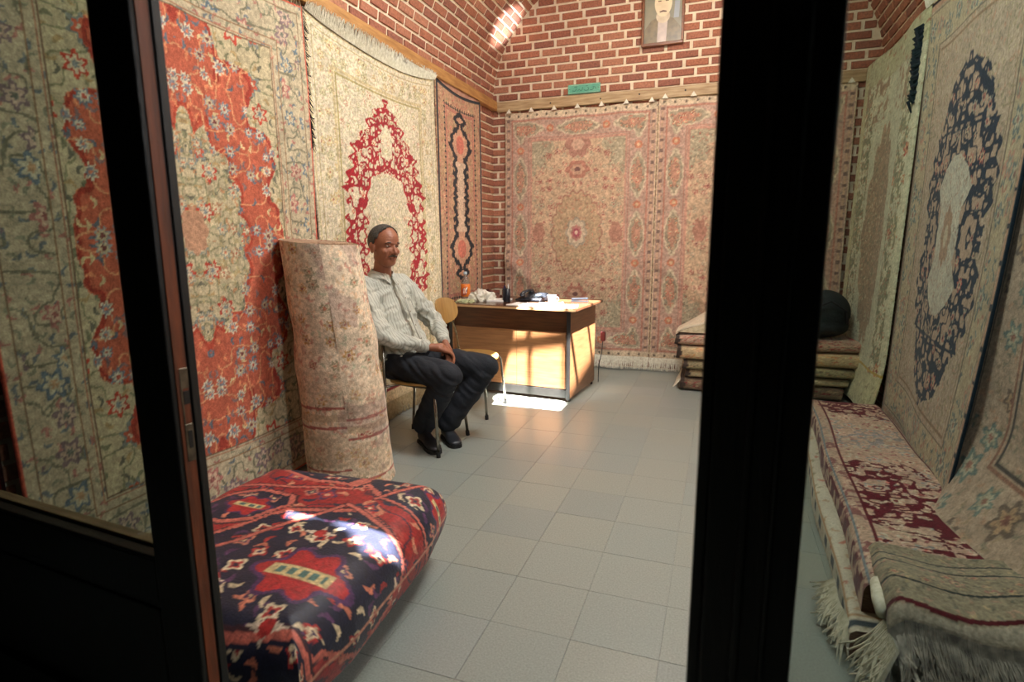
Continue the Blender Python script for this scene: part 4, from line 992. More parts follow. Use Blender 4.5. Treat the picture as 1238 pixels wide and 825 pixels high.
bench, ob = rug_obj('folded_carpet', R, bench_pos, mt=attr_mat('glossy_wool_pile', 0.5, 0.4, 0.4, 0.08))
tag(bench, 'thick folded red and navy carpet with a sun patch, low bench by the door', 'carpet')
# inner folds seen under the turned-down edge
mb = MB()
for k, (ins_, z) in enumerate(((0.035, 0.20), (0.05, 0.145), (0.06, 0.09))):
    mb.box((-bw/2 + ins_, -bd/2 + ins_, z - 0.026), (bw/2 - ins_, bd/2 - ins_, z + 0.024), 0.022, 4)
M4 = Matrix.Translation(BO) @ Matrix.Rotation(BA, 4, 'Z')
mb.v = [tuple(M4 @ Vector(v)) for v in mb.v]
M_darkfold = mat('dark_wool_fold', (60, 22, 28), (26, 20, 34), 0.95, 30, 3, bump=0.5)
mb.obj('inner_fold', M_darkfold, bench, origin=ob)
# low platform under it
mb = MB(); mb.box((-bw/2 + 0.16, -bd/2 + 0.12, 0.05), (bw/2 - 0.16, bd/2 - 0.12, 0.066), 0.004, 1)
for sx in (-1, 1):
    for sy in (-1, 1): mb.box((sx * (bw/2 - 0.24) - 0.03, sy * (bd/2 - 0.22) - 0.03, 0), (sx * (bw/2 - 0.24) + 0.03, sy * (bd/2 - 0.22) + 0.03, 0.05), 0.004, 1)
pl = mb.obj('low_platform', M_door, None, loc=tuple(BO)); pl.rotation_euler = (0, 0, BA)
tag(pl, 'dark low wooden platform carrying the folded red and navy carpet', 'platform')

# ------------------------------------------------------------------ rolled carpet standing against the wall
rr0, hh = 0.222, 1.37
R = Rug(2 * math.pi * rr0, hh, 0.0068, (214, 192, 164))
R.leaves(R.all, 0.05, 7, [(204, 172, 142), (180, 174, 146), (220, 186, 150), (200, 150, 128)], prob=0.9, mirror=False)
R.florets(R.all, 0.10, 9, [((176, 112, 96), (200, 172, 140), (140, 70, 64)), ((146, 136, 108), (196, 170, 140), (180, 110, 84)), ((186, 140, 80), (200, 176, 146), (150, 90, 80))], 0.24, 0.36, prob=0.6, mirror=False)
q = R.V + 0.10 * np.sin(R.U * 1.2 + 2) * 0.5
for vv, c, t in ((0.34, (160, 96, 84), 0.008), (0.45, (164, 100, 86), 0.008), (0.10, (170, 104, 90), 0.006), (0.395, (186, 160, 130), 0.02)): R.line(q - vv, t, R.all, c)
R.fill((q < 0.31) & (q > 0.12), (196, 170, 140), 0.55); R.fill((q > 0.48) & (q < 0.66), (200, 176, 148), 0.45)
for (u0, v0) in ((0.62, 0.60), (0.42, 0.58), (0.80, 0.63)):
    rr = np.hypot(R.U - u0, R.V - v0); R.fill((rr > 0.03) & (rr < 0.045), (96, 74, 70)); R.fill(rr < 0.03, (190, 150, 130))
R.fill((fbm(R.U * 5, R.V * 5, 44) > 0.62), (140, 110, 104), 0.35)
R.speck(16, 0.14)
def roll_ax(z):
    t = z / hh; return -1.98 - 0.195 * t ** 0.8 + 0.03 * math.sin(t * 3), 2.69 + 0.06 * t
def roll_pos(U, V):
    th = U / rr0 - 0.9; t = V / hh
    r = rr0 * (1.0 + 0.07 * (1 - t) + 0.03 * np.sin(2 * th + 3 * t))
    sa = V + 0.10 * np.sin(U * 1.0) - 0.72 - 0.16 * (U - 0.6); r = r - 0.014 * np.exp(-(sa / 0.02) ** 2) * np.exp(-((U - 0.66) / 0.32) ** 4) + 0.008 * np.exp(-((sa + 0.06) / 0.05) ** 2) * np.exp(-((U - 0.66) / 0.3) ** 2)
    r = r + 0.012 * (fbm(U * 6, V * 5, 7) - 0.5) + 0.008 * np.sin(V * 15 + U * 4) * np.exp(-((V - 0.75) / 0.25) ** 2)
    cx = -1.98 - 0.195 * t ** 0.8 + 0.03 * np.sin(t * 3); cy = 2.70 + 0.06 * t
    return cx + r * np.cos(th), cy + r * np.sin(th), 0.004 + V - 0.02 * np.cos(th) * t
roll, orl = rug_obj('rolled_carpet', R, roll_pos); tag(roll, 'tall rolled cream and rose carpet leaning upright against the wall beside the man', 'carpet')
mb = MB()
us = np.linspace(0, R.w, 40); X, Y, Z = roll_pos(us, np.full(40, hh)); c = roll_ax(hh)
mb.add([(float(a), float(b), float(z) - 0.004) for a, b, z in zip(X, Y, Z)], [tuple(range(40))])
sp = []
for k in range(150):
    a = k * 0.25; r = 0.02 + 0.17 * k / 150; sp.append((c[0] + r * math.cos(a), c[1] + r * math.sin(a), hh - 0.012))
mb.tube(sp, 0.012, 6); mb.obj('rolled_end', mat('rug_back_wool', (176, 146, 116), (130, 100, 78), 0.95, 60), roll, origin=orl)

# ------------------------------------------------------------------ pile of folded carpets at the back right
def bolster(name, lab, x0, x1, y0, y1, z0, z1, base, leaf, seed, group=None, sag=0.0, fr=None):
    W = x1 - x0; hy = (y1 - y0) / 2; hz = (z1 - z0) / 2; per = 2 * (y1 - y0) + 2 * (z1 - z0)
    R = Rug(W, per, 0.014, base); R.leaves(R.all, 0.05, seed, leaf, prob=0.85, mirror=False)
    R.florets(R.all, 0.12, seed + 3, [(leaf[0], base, leaf[-1]), (leaf[-1], base, leaf[0])], prob=0.6, mirror=False); R.fill((R.d < 0.03) & (R.U < 0.05), (60, 50, 44)); R.speck(seed, 0.15)
    def f(U, V):
        th = V / per * 2 * math.pi; c, s = np.cos(th), np.sin(th); n_ = 0.34
        y = (y0 + y1) / 2 - np.sign(c) * np.abs(c) ** n_ * hy; z = (z0 + z1) / 2 + np.sign(s) * np.abs(s) ** (0.62) * hz
        t = U / W; z = z + sag * np.sin(math.pi * t) * (z > z0 + 0.01) + 0.006 * np.sin(U * 9 + seed) * (s > 0.2)
        return x0 + U + 0.006 * np.sin(th * 3), y + 0.008 * np.sin(U * 5 + seed), z
    o, og = rug_obj(name, R, f); tag(o, lab, 'carpet', group)
    mb = MB()
    for uu, sg in ((0.0, -1), (W, 1)):
        vv = np.linspace(0, per, 33)[:-1]; X, Y, Z = f(np.full(32, uu), vv)
        MB().add([(float(a), float(b), float(c)) for a, b, c in zip(X, Y, Z)], [tuple(range(32))[::sg]]).obj('fold_end', M_foldend2, o, origin=og)
        # the coil of the fold, drawn in relief
        cy_, cz_ = (y0 + y1) / 2, (z0 + z1) / 2
        for q in (0.25, 0.62): MB().tube([(uu + sg * 0.002, cy_ + hy * q * math.cos(a) , cz_ + hz * q * math.sin(a)) for a in np.linspace(0.3, 5.9, 18)], 0.006, 5).obj('fold_coil', M_foldend2, o, origin=og)
    if fr: fringe(o, og, *fr)
    return o, og
M_foldend2 = mat('rug_fold_end', (176, 156, 124), (104, 84, 66), 0.95, 50, 3, stretch=(1, 1, 6))
OL = [(170, 160, 124), (150, 120, 96), (120, 116, 90)]
bolster('folded_carpet', 'brown grey folded carpet at the bottom of the pile by the back wall', -0.30, 1.02, 5.36, 5.92, 0.002, 0.12, (110, 92, 74), [(110, 40, 44), (90, 80, 64), (150, 130, 100)], 3,
        fr=([(-0.305, 5.40, 0.10), (-0.305, 5.88, 0.10)], [(-0.06, -0.01, -0.09), (-0.05, 0, -0.09)], 60, M_white, 0.006, 0.4, 3, 3, None, 'fringe', 0.0))
bolster('folded_carpet', 'cream folded carpet second from the bottom of the pile', -0.26, 1.06, 5.37, 5.92, 0.122, 0.20, (168, 150, 116), OL, 13)
bolster('folded_carpet', 'thin olive cream folded carpet in the middle of the pile', -0.28, 1.10, 5.35, 5.90, 0.202, 0.29, (150, 138, 104), [(130, 120, 84), (170, 130, 96), (110, 100, 80)], 23,)
bolster('folded_carpet', 'plump ivory and gold folded carpet below the top one of the pile', -0.34, 1.16, 5.33, 5.90, 0.292, 0.42, (180, 158, 122), [(190, 140, 90), (150, 130, 100), (180, 110, 90)], 33)
bolster('folded_carpet', 'rose folded carpet on top of the pile, red stripe at its left end', -0.36, 1.12, 5.36, 5.92, 0.422, 0.52, (172, 144, 122), [(150, 50, 50), (170, 120, 100), (120, 110, 90)], 43)
# pale bundle with a black binding on top of the left end
mb = MB(); n_ = 14
for i in range(n_ + 1):
    t = i / n_
MBv = []
R = Rug(0.62, 0.5, 0.02, (206, 192, 166)); R.leaves(R.all, 0.07, 3, [(190, 170, 140), (200, 184, 150)], prob=0.6, mirror=False)
def fP(U, V):
    u = U / 0.62; v = V / 0.5
    return -0.36 + U * 0.95, 5.40 + V, 0.535 + 0.24 * np.clip(u * 1.5, 0, 1) ** 0.9 * (0.75 + 0.25 * np.sin(math.pi * v)) + 0.01 * np.sin(U * 20 + V * 8) + 0.0 * u
o, og = rug_obj('draped_cloth', R, fP, back=(0, 0, -1), thick=0.02); tag(o, 'off white cloth heaped on the left end of the carpet pile', 'cloth')
mb = MB(); mb.add([(-0.36, 5.40, 0.54), (0.2, 5.40, 0.72), (0.2, 5.40, 0.535)], [(0, 1, 2)]); mb.obj('front_fall', M_cream, o, origin=og)
M_black = mat('black_binding', (20, 20, 24), (30, 30, 34), 0.8, 30)
# bag on the right end
mb = MB(); mb.ell((0.86, 5.60, 0.74), (0.21, 0.17, 0.20), None, 28, 18); mb.ell((0.84, 5.62, 0.62), (0.23, 0.19, 0.10), None, 24, 12)
bag = mb.obj('bag', mat('dark_green_canvas', (30, 40, 38), (20, 26, 28), 0.8, 14, 3, bump=0.6), None, origin=(0.85, 5.60, 0.52), smooth=True)
rm = bag.modifiers.new('r', 'REMESH'); rm.mode = 'VOXEL'; rm.voxel_size = 0.018
sm_ = bag.modifiers.new('s', 'SMOOTH'); sm_.iterations = 3
tag(bag, 'dark green canvas bag slumped on the right end of the carpet pile', 'bag')
MB().tube([(0.70, 5.44, 0.66), (0.76, 5.40, 0.80), (0.88, 5.39, 0.86), (1.0, 5.43, 0.78), (1.03, 5.48, 0.66)], 0.010, 6).obj('strap', M_black, bag, origin=(0.85, 5.60, 0.52))
MB().box((0.68, 5.40, 0.60), (0.76, 5.43, 0.67), 0.008).obj('tag_patch', mat('tan_leather', (176, 140, 104)), bag, origin=(0.85, 5.60, 0.52))
# small vase-like bottle end on the floor beside the pile is folded into the lowest rug's fringe in the photograph

# ------------------------------------------------------------------ the desk
M_desk = mat('teak_laminate', (114, 76, 48), (134, 92, 60), 0.35, 5, 5, stretch=(1, 1, 12), bump=0.03)
M_deskshade = mat('shaded_laminate', (66, 38, 22), (90, 54, 32), 0.3, 5, 5, stretch=(1, 1, 14))  # desk laminate darkened to paint the shadow under the overhanging top
M_top = mat('desk_top_laminate', (74, 46, 30), (96, 62, 42), 0.22, 6, 4, stretch=(1, 12, 1))
M_blackmetal = mat('black_steel', (22, 20, 20), (30, 28, 27), 0.45, 30)
DK_O = Vector((-1.16, 4.64, 0)); DKA = math.radians(-4.5)
desk = thing('desk', 'wooden office desk with brown top in the corner, lit by a patch of sun', 'desk', tuple(DK_O), rz=DKA)
DW, DD, ZT = 1.17, 0.74, 0.815
def dpart(nm, a, b, mt, bev=0.004, par=None): return MB().box(a, b, bev).obj(nm, mt, par or desk)
o = dpart('desk_top', (-DW - 0.03, -0.05, ZT - 0.028), (0.06, DD + 0.04, ZT), M_top, 0.006); o['label'] = 'dark brown desk top'
MB().box((-DW - 0.031, -0.054, ZT - 0.024), (0.062, -0.050, ZT - 0.006), 0.001, 1).obj('edge_strip', mat('pale_edge_strip', (176, 140, 100)), o)
s1 = dpart('side_panel', (-0.03, 0.0, 0.03), (0.0, DD, ZT - 0.028), M_desk)
s2 = dpart('side_panel', (-DW, 0.0, 0.03), (-DW + 0.03, DD, ZT - 0.028), M_desk)
dpart('front_edge', (-0.032, -0.006, 0.02), (0.002, 0.0, ZT - 0.03), M_blackmetal, 0.001, s1)
dpart('front_edge', (-DW - 0.002, -0.006, 0.02), (-DW + 0.032, 0.0, ZT - 0.03), M_blackmetal, 0.001, s2)
o = dpart('upper_panel', (-DW + 0.03, 0.045, 0.60), (-0.03, 0.062, ZT - 0.028), M_deskshade, 0.002)
o['label'] = 'recessed strip below the top, coloured dark for its shadow'
dpart('front_panel', (-DW + 0.03, 0.03, 0.105), (-0.51, 0.05, 0.60), M_desk, 0.002)
dpart('front_panel', (-0.507, 0.03, 0.105), (-0.03, 0.05, 0.60), M_desk, 0.002)
dpart('foot_rail', (-DW + 0.03, 0.02, 0.03), (-0.03, 0.05, 0.10), M_blackmetal, 0.002)
for sx in (-DW + 0.01, -0.025):
    for sy in (0.03, DD - 0.05): dpart('foot', (sx, sy, 0.0), (sx + 0.02, sy + 0.02, 0.03), M_blackmetal, 0.003)
def onDesk(x, y, z=0.0): 
    v = Matrix.Rotation(DKA, 3, 'Z') @ Vector((x, y, 0)); return (DK_O.x + v.x, DK_O.y + v.y, ZT + z)
# things on the desk (local x from the right edge, y from the front edge)
M_paper = mat('white_paper', (232, 230, 224), (240, 238, 234), 0.8, 30)
def paper(loc, w_, d_, ang, lab, grp=None, hgt=0.003, curl=0.004):
    mb = MB(); nx, ny = 8, 6; vs = []
    for j in range(ny + 1):
        for i in range(nx + 1):
            x = (i / nx - 0.5) * w_; y = (j / ny - 0.5) * d_; vs.append((x, y, hgt + curl * (abs(x / w_) + abs(y / d_)) ** 3))
    k = len(vs); vs += [(v[0], v[1], 0.0005) for v in vs]
    fs = [(j * (nx + 1) + i, j * (nx + 1) + i + 1, (j + 1) * (nx + 1) + i + 1, (j + 1) * (nx + 1) + i) for j in range(ny) for i in range(nx)]
    fs += [tuple(q + k for q in f[::-1]) for f in fs]
    rim = [i for i in range(nx + 1)] + [(j) * (nx + 1) + nx for j in range(1, ny + 1)] + [ny * (nx + 1) + i for i in range(nx - 1, -1, -1)] + [j * (nx + 1) for j in range(ny - 1, 0, -1)]
    fs += [(rim[i], rim[i] + k, rim[(i + 1) % len(rim)] + k, rim[(i + 1) % len(rim)]) for i in range(len(rim))]
    mb.add(vs, fs); o = mb.obj('paper_sheet', M_paper, None, loc=loc); o.rotation_euler = (0, 0, ang); tag(o, lab, 'paper', grp)
    return o
paper(onDesk(-0.14, 0.075), 0.30, 0.21, DKA + 0.05, 'bright white papers at the front right corner of the desk', hgt=0.006)
paper(onDesk(-0.45, 0.10), 0.28, 0.20, DKA - 0.08, 'white paper sheet left of the cup on the desk', hgt=0.004)
paper(onDesk(-0.24, 0.19, 0.0072), 0.21, 0.15, DKA + 0.4, 'small white sheet lying under the white cup')
paper(onDesk(-0.86, 0.32), 0.29, 0.2, DKA + 0.15, 'white paper beside the crumpled plastic bag', hgt=0.012)
# cup
cup = thing('cup', 'white cup standing on the papers on the desk', 'cup', onDesk(-0.23, 0.17, 0.0112))
mb = MB(); mb.lathe([(0.024, 0), (0.030, 0.006), (0.037, 0.045), (0.039, 0.075), (0.036, 0.075), (0.033, 0.045), (0.024, 0.01)], 28)
M_china = mat('white_china', (240, 238, 232), (236, 234, 228), 0.25, 20)
o = mb.obj('cup_body', M_china, cup); shade_auto(o, 50)
MB().tube([(0.036, 0, 0.06), (0.056, 0, 0.058), (0.060, 0, 0.038), (0.050, 0, 0.022), (0.033, 0, 0.02)], 0.004, 8).obj('handle', M_china, cup, smooth=True)
# telephone
M_phone = mat('black_plastic', (26, 30, 36), (34, 38, 46), 0.35, 30)
M_phone2 = mat('grey_keys', (96, 104, 112), (80, 88, 96), 0.5, 30)
tel = thing('telephone', 'black desk telephone with its handset on the cradle', 'telephone', onDesk(-0.50, 0.42), rz=DKA - 0.12)
mb = MB(); bm = bmesh.new(); bmesh.ops.create_cube(bm, size=1)
for v in bm.verts:
    hgt = 0.075 if v.co.y > 0 else 0.035
    v.co = Vector((v.co.x * 0.23, v.co.y * 0.19, hgt if v.co.z > 0 else 0.0))
bmesh.ops.bevel(bm, geom=list(bm.edges), offset=0.012, segments=3, affect='EDGES'); mb.bm(bm)
tb = mb.obj('phone_base', M_phone, tel); shade_auto(tb, 50)
for i in range(3):
    for j in range(4):
        x = 0.0 + i * 0.027; y = -0.06 + j * 0.026; z = 0.055 + (y) * 0.21
        MB().box((x - 0.009, y - 0.008, z - 0.004), (x + 0.009, y + 0.008, z + 0.006), 0.003).obj('key', M_phone2, tel)
mb = MB(); mb.tube([(-0.075, -0.10, 0.065), (-0.075, -0.06, 0.083), (-0.075, 0.0, 0.092), (-0.075, 0.06, 0.092), (-0.075, 0.10, 0.085)], [0.017, 0.015, 0.013, 0.015, 0.018], 12)
mb.ell((-0.075, -0.085, 0.060), (0.027, 0.030, 0.020)); mb.ell((-0.075, 0.085, 0.078), (0.027, 0.030, 0.020))
hs_ = mb.obj('handset', M_phone, tel, smooth=True)
pts = [(0.02 * math.cos(a * 2.2) * 0.5 - 0.14 - 0.002 * a, -0.09 + 0.006 * a, 0.012 + 0.006 * math.sin(a * 2.2)) for a in np.linspace(0, 30, 160)]
MB().tube(pts, 0.0025, 5).obj('cord', M_phone, tel)
# second low black item right of the telephone
mb = MB(); mb.box((-0.10, -0.035, 0.0), (0.10, 0.035, 0.018), 0.008, 3); st = mb.obj('stapler_base', M_phone, None)
bpy.data.objects.remove(st)
st = thing('stapler', 'black stapler lying near the right back edge of the desk', 'stapler', onDesk(-0.08, 0.50), rz=DKA + 0.1)
MB().box((-0.08, -0.02, 0.0), (0.08, 0.02, 0.012), 0.004, 2).obj('base', M_phone, st)
mb = MB(); mb.box((-0.078, -0.016, 0.0), (0.075, 0.016, 0.02), 0.007, 3, Matrix.Translation((0, 0, 0.017)) @ Matrix.Rotation(-0.06, 4, 'Y')); mb.obj('arm', M_phone, st)
MB().tube([(0.066, -0.018, 0.02), (0.066, 0.018, 0.02)], 0.005, 8).obj('hinge', M_steel, st)
# small clear/grey tray item between the cup and stapler
# pen pot
pot = thing('pen_pot', 'tall black pen pot with pens standing left of the telephone', 'pen pot', onDesk(-0.715, 0.27))
mb = MB(); mb.lathe([(0.033, 0), (0.036, 0.004), (0.036, 0.118), (0.037, 0.12), (0.033, 0.12), (0.032, 0.006)], 24); shade_auto(mb.obj('pot', M_phone, pot), 40)
for i, (x, y, tx, ty, L_, cc) in enumerate(((0.01, 0.0, 0.06, 0.02, 0.165, (200, 200, 196)), (-0.012, 0.008, -0.1, 0.05, 0.15, (30, 50, 110)), (0.0, -0.014, 0.02, -0.1, 0.145, (30, 30, 30)))):
    MB().tube([(x, y, 0.008), (x + tx * L_ * 0.9, y + ty * L_ * 0.9, L_ * 0.93), (x + tx * L_, y + ty * L_, L_)], [0.0042, 0.0042, 0.0015], 8).obj('pen', mat('pen_%d' % i, cc, None, 0.3), pot)
# bottle with an orange label
bot_ = thing('bottle', 'clear plastic bottle with orange label behind the empty chair backrest', 'bottle', onDesk(-1.115, 0.22))
M_clear = mat('clear_plastic', (214, 214, 204), (204, 204, 196), 0.08, 20, trans=0.85)
mb = MB(); mb.lathe([(0.030, 0), (0.040, 0.006), (0.043, 0.02), (0.043, 0.165), (0.040, 0.18), (0.025, 0.215), (0.014, 0.232), (0.014, 0.250)], 28); o = mb.obj('bottle_body', M_clear, bot_); shade_auto(o, 50)
MB().lathe([(0.016, 0.248), (0.0165, 0.266), (0.015, 0.270)], 18).obj('cap', mat('pale_blue_cap', (170, 186, 196), None, 0.4), bot_)
o = MB().lathe([(0.0435, 0.04), (0.0445, 0.041), (0.0445, 0.155), (0.0435, 0.156)], 28).obj('wrap_label', mat('orange_label', (214, 104, 30), (224, 130, 44), 0.4, 12), bot_); shade_auto(o, 50)
def decal(par, pts, mt, r=0.0453, name='label_mark', t=0.0012):
    """flat printed mark wrapped on the label: pts in (angle, z)"""
    n_ = len(pts); vs = [(r * math.cos(a), r * math.sin(a), z) for a, z in pts] + [((r - t) * math.cos(a), (r - t) * math.sin(a), z) for a, z in pts]
    MB().add(vs, [tuple(range(n_)), tuple(range(n_, 2 * n_))[::-1]] + [(i, (i + 1) % n_, n_ + (i + 1) % n_, n_ + i) for i in range(n_)]).obj(name, mt, par)
a0 = -1.2
M_lw = mat('label_white', (236, 230, 224), None, 0.5); M_lb = mat('label_navy', (60, 50, 96), None, 0.5)
decal(o, [(a0 - 0.1 + 0.55 * math.cos(t), 0.095 + 0.038 * math.sin(t) + 0.012 * math.cos(t)) for t in np.linspace(0, 2 * math.pi, 18)[:-1]], M_lb)
decal(o, [(a0 + 0.05, 0.072), (a0 + 0.30, 0.076), (a0 + 0.12, 0.094), (a0 + 0.40, 0.112), (a0 + 0.52, 0.132), (a0 + 0.16, 0.124), (a0 - 0.05, 0.108), (a0 + 0.0, 0.09)], M_lw, 0.0462)
decal(o, [(a0 - 0.45, 0.074), (a0 - 0.18, 0.070), (a0 - 0.22, 0.10), (a0 - 0.10, 0.122), (a0 - 0.34, 0.118), (a0 - 0.32, 0.096)], M_lw, 0.0462)
# crumpled bag / tissues heap
rnd = random.Random(12)
def crumple(nm, loc, r, lab, cat, mt, seed, sq=(1, 1, 1)):
    bm = bmesh.new(); bmesh.ops.create_icosphere(bm, subdivisions=4, radius=1)
    P = np.array([v.co[:] for v in bm.verts]); nz_ = fbm(P[:, 0] * 2.2 + seed, P[:, 1] * 2.2 + P[:, 2] * 1.7, seed) ; n2_ = np.abs(fbm(P[:, 0] * 5 + seed, P[:, 1] * 5 - P[:, 2] * 4, seed + 3) - 0.5)
    for i, v in enumerate(bm.verts):
        k = 0.65 + 0.75 * nz_[i] - 0.9 * n2_[i]; c = v.co * k
        v.co = Vector((c.x * r * sq[0], c.y * r * sq[1], max(c.z * r * sq[2], -0.0) + 0.0))
    o = MB().bm(bm).obj(nm, mt, None, loc=loc); shade_auto(o, 30); tag(o, lab, cat); return o
M_film = mat('white_plastic_film', (226, 222, 208), (206, 200, 184), 0.4, 20, bump=0.5)
crumple('plastic_bag', onDesk(-0.97, 0.27, 0.001), 0.13, 'crumpled white plastic bag heaped on the left of the desk', 'bag', M_film, 4, (1.0, 0.8, 0.85))
crumple('bread_packet', onDesk(-1.05, 0.10, 0.001), 0.085, 'flat cream packet at the front left of the desk top', 'packet', mat('cream_film', (206, 200, 160), (150, 160, 120), 0.5, 12), 8, (1.3, 0.8, 0.32))
crumple('brown_bundle', onDesk(-0.99, 0.45, 0.001), 0.10, 'dark brown bundle behind the white plastic bag on the desk', 'bundle', mat('brown_cloth', (70, 36, 28), (104, 60, 44), 0.8, 12, bump=0.5), 15, (1.3, 0.8, 0.9))
# small dark red box standing on the floor behind the desk's back corner
rd = thing('telephone_socket_lead', 'small dark red plug hanging at the back corner of the desk', 'plug', (-1.03, 5.40, 0.42))
MB().box((-0.02, -0.02, 0.0), (0.025, 0.02, 0.09), 0.008, 3).obj('plug_body', mat('dark_red_plastic', (84, 18, 22), None, 0.5), rd)
MB().tube([(0, 0, 0), (-0.01, 0.01, -0.12), (-0.04, 0.02, -0.25), (-0.04, 0.02, -0.416)], 0.004, 6).obj('lead', M_phone, rd)

# ------------------------------------------------------------------ chairs
M_chrome = mat('worn_chrome', (170, 166, 156), (140, 134, 122), 0.25, 30, metal=1.0)
M_ply = mat('tan_moulded_plywood', (168, 132, 74), (150, 112, 60), 0.38, 5, 4, stretch=(1, 8, 1))
M_rub = mat('black_rubber', (18, 18, 18), None, 0.7)
def shell(fn, nu, nv, th):
    """thick sheet from a height function over the unit disc"""
    vs = [];
    rings = nv
    top = [fn(0, 0)]
    for r in range(1, rings + 1):
        for k in range(nu): top.append(fn(r / rings, 2 * math.pi * k / nu))
    n_ = len(top); vs = [Vector(t[0]) + Vector(t[1]) * th / 2 for t in top] + [Vector(t[0]) - Vector(t[1]) * th / 2 for t in top]
    fs = []
    for k in range(nu):
        a, b = 1 + k, 1 + (k + 1) % nu; fs.append((0, a, b)); fs.append((n_, n_ + b, n_ + a))
        for r in range(rings - 1):
            p, q = 1 + r * nu + k, 1 + r * nu + (k + 1) % nu; fs.append((p, p + nu, q + nu, q)); fs.append((n_ + p, n_ + q, n_ + q + nu, n_ + p + nu))
        p, q = 1 + (rings - 1) * nu + k, 1 + (rings - 1) * nu + (k + 1) % nu; fs.append((p, n_ + p, n_ + q, q))
    return MB().add(vs, fs)
def make_chair(loc, rz, lab, grp):
    """faces local +x; seat centre at the origin"""
    t = thing('chair', lab, 'chair', loc, grp, rz)
    def seat(r, a):
        x = 0.215 * r * abs(math.cos(a)) ** 0.8 * (1 if math.cos(a) > 0 else -1); y = 0.205 * r * abs(math.sin(a)) ** 0.8 * (1 if math.sin(a) > 0 else -1)
        z = 0.45 + 0.010 * r ** 3 - 0.022 * max(0, x / 0.215) ** 3; return (x, y, z), (0, 0, 1)
    shade_auto(shell(seat, 40, 6, 0.014).obj('seat', M_ply, t), 50)
    def back(r, a):
        y = 0.195 * r * abs(math.cos(a)) ** 0.75 * (1 if math.cos(a) > 0 else -1); z = 0.105 * r * abs(math.sin(a)) ** 0.8 * (1 if math.sin(a) > 0 else -1)
        x = -0.245 + 1.1 * y * y - 0.18 * z; return (x, y, 0.81 + z), (1, 0, 0.15)
    shade_auto(shell(back, 40, 6, 0.012).obj('backrest', M_ply, t), 50)
    for s in (-1, 1):
        fl_ = MB().tube([(0.10, s * 0.15, 0.432), (0.165, s * 0.185, 0.430), (0.185, s * 0.20, 0.40), (0.215, s * 0.228, 0.016)], 0.0105, 10).obj('leg', M_chrome, t, smooth=True)
        MB().tube([(0.213, s * 0.2265, 0.035), (0.2155, s * 0.2285, 0.0)], 0.0145, 10).obj('rubber_foot', M_rub, fl_)
        rl = MB().tube([(-0.225, s * 0.228, 0.016), (-0.19, s * 0.20, 0.30), (-0.185, s * 0.19, 0.44), (-0.20, s * 0.17, 0.60), (-0.225, s * 0.13, 0.74), (-0.24, s * 0.10, 0.80)], 0.0105, 10).obj('leg', M_chrome, t, smooth=True)
        MB().tube([(-0.223, s * 0.2265, 0.035), (-0.2255, s * 0.2285, 0.0)], 0.0145, 10).obj('rubber_foot', M_rub, rl)
    MB().tube([(0.10, -0.15, 0.432), (0.10, 0.15, 0.432)], 0.009, 8).obj('cross_bar', M_chrome, t)
    MB().tube([(-0.187, -0.19, 0.425), (-0.12, -0.12, 0.432), (0.10, -0.15, 0.430)], 0.008, 8).obj('seat_rail', M_chrome, t)
    MB().tube([(-0.187, 0.19, 0.425), (-0.12, 0.12, 0.432), (0.10, 0.15, 0.430)], 0.008, 8).obj('seat_rail', M_chrome, t)
    return t
CH = (-1.86, 3.37)
make_chair((CH[0], CH[1], 0), 0.0, 'tan moulded chair on chrome legs under the seated man', None)
make_chair((-1.875, 4.20, 0), 0.03, 'empty tan moulded chair with chrome legs in front of the desk', None)

# ------------------------------------------------------------------ portrait, plaque
fx0, fx1, fz0, fz1 = -0.86, -0.46, 3.235, 3.80
pic = thing('framed_portrait', 'framed portrait of a moustached man hung on the brick end wall', 'picture', ((fx0 + fx1) / 2, YB - 0.03, fz0))
W2, H2 = (fx1 - fx0) / 2, fz1 - fz0
M_frame = mat('brown_frame', (104, 62, 36), (130, 82, 48), 0.4, 10, stretch=(1, 1, 4))
M4 = Matrix.Rotation(math.radians(2), 4, 'X')
mb = MB()
for a, b in (((-W2, -0.03, 0), (W2, 0, 0.03)), ((-W2, -0.03, H2 - 0.03), (W2, 0, H2)), ((-W2, -0.03, 0.03), (-W2 + 0.025, 0, H2 - 0.03)), ((W2 - 0.025, -0.03, 0.03), (W2, 0, H2 - 0.03))): mb.box(a, b, 0.006)
mb.obj('frame', M_frame, pic)
MB().box((-W2 + 0.02, -0.012, 0.02), (W2 - 0.02, -0.002, H2 - 0.02)).obj('print', mat('portrait_ground', (118, 116, 100), (140, 134, 110), 0.3, 6, 3), pic)
def flat(nm, pts, c, d, c2=None, sc=20):
    n_ = len(pts); vs = [(x, -0.012 - d, z) for x, z in pts] + [(x, -0.012, z) for x, z in pts]
    MB().add(vs, [tuple(range(n_)), tuple(range(n_, 2 * n_))[::-1]] + [(i, (i + 1) % n_, n_ + (i + 1) % n_, n_ + i) for i in range(n_)]).obj(nm, mat('print_' + nm, c, c2, 0.35, sc), pic)
def oval(cx, cz, a, b, n_=28, p=1.0): return [(cx + a * abs(math.cos(t)) ** p * (1 if math.cos(t) > 0 else -1), cz + b * abs(math.sin(t)) ** p * (1 if math.sin(t) > 0 else -1)) for t in np.linspace(0, 2 * math.pi, n_ + 1)[:-1]]
flat('coat', [(-0.17, 0.03), (0.17, 0.03), (0.165, 0.16), (0.10, 0.235), (0.05, 0.26), (-0.05, 0.26), (-0.11, 0.235), (-0.168, 0.16)], (104, 92, 70), 0.001, (130, 114, 84))
flat('shirt_front', [(-0.05, 0.03), (0.035, 0.03), (0.045, 0.24), (0.0, 0.21), (-0.045, 0.24)], (196, 180, 166), 0.002, (176, 160, 150))
flat('beard', oval(0.0, 0.265, 0.065, 0.062), (206, 190, 160), 0.003, (186, 166, 136))
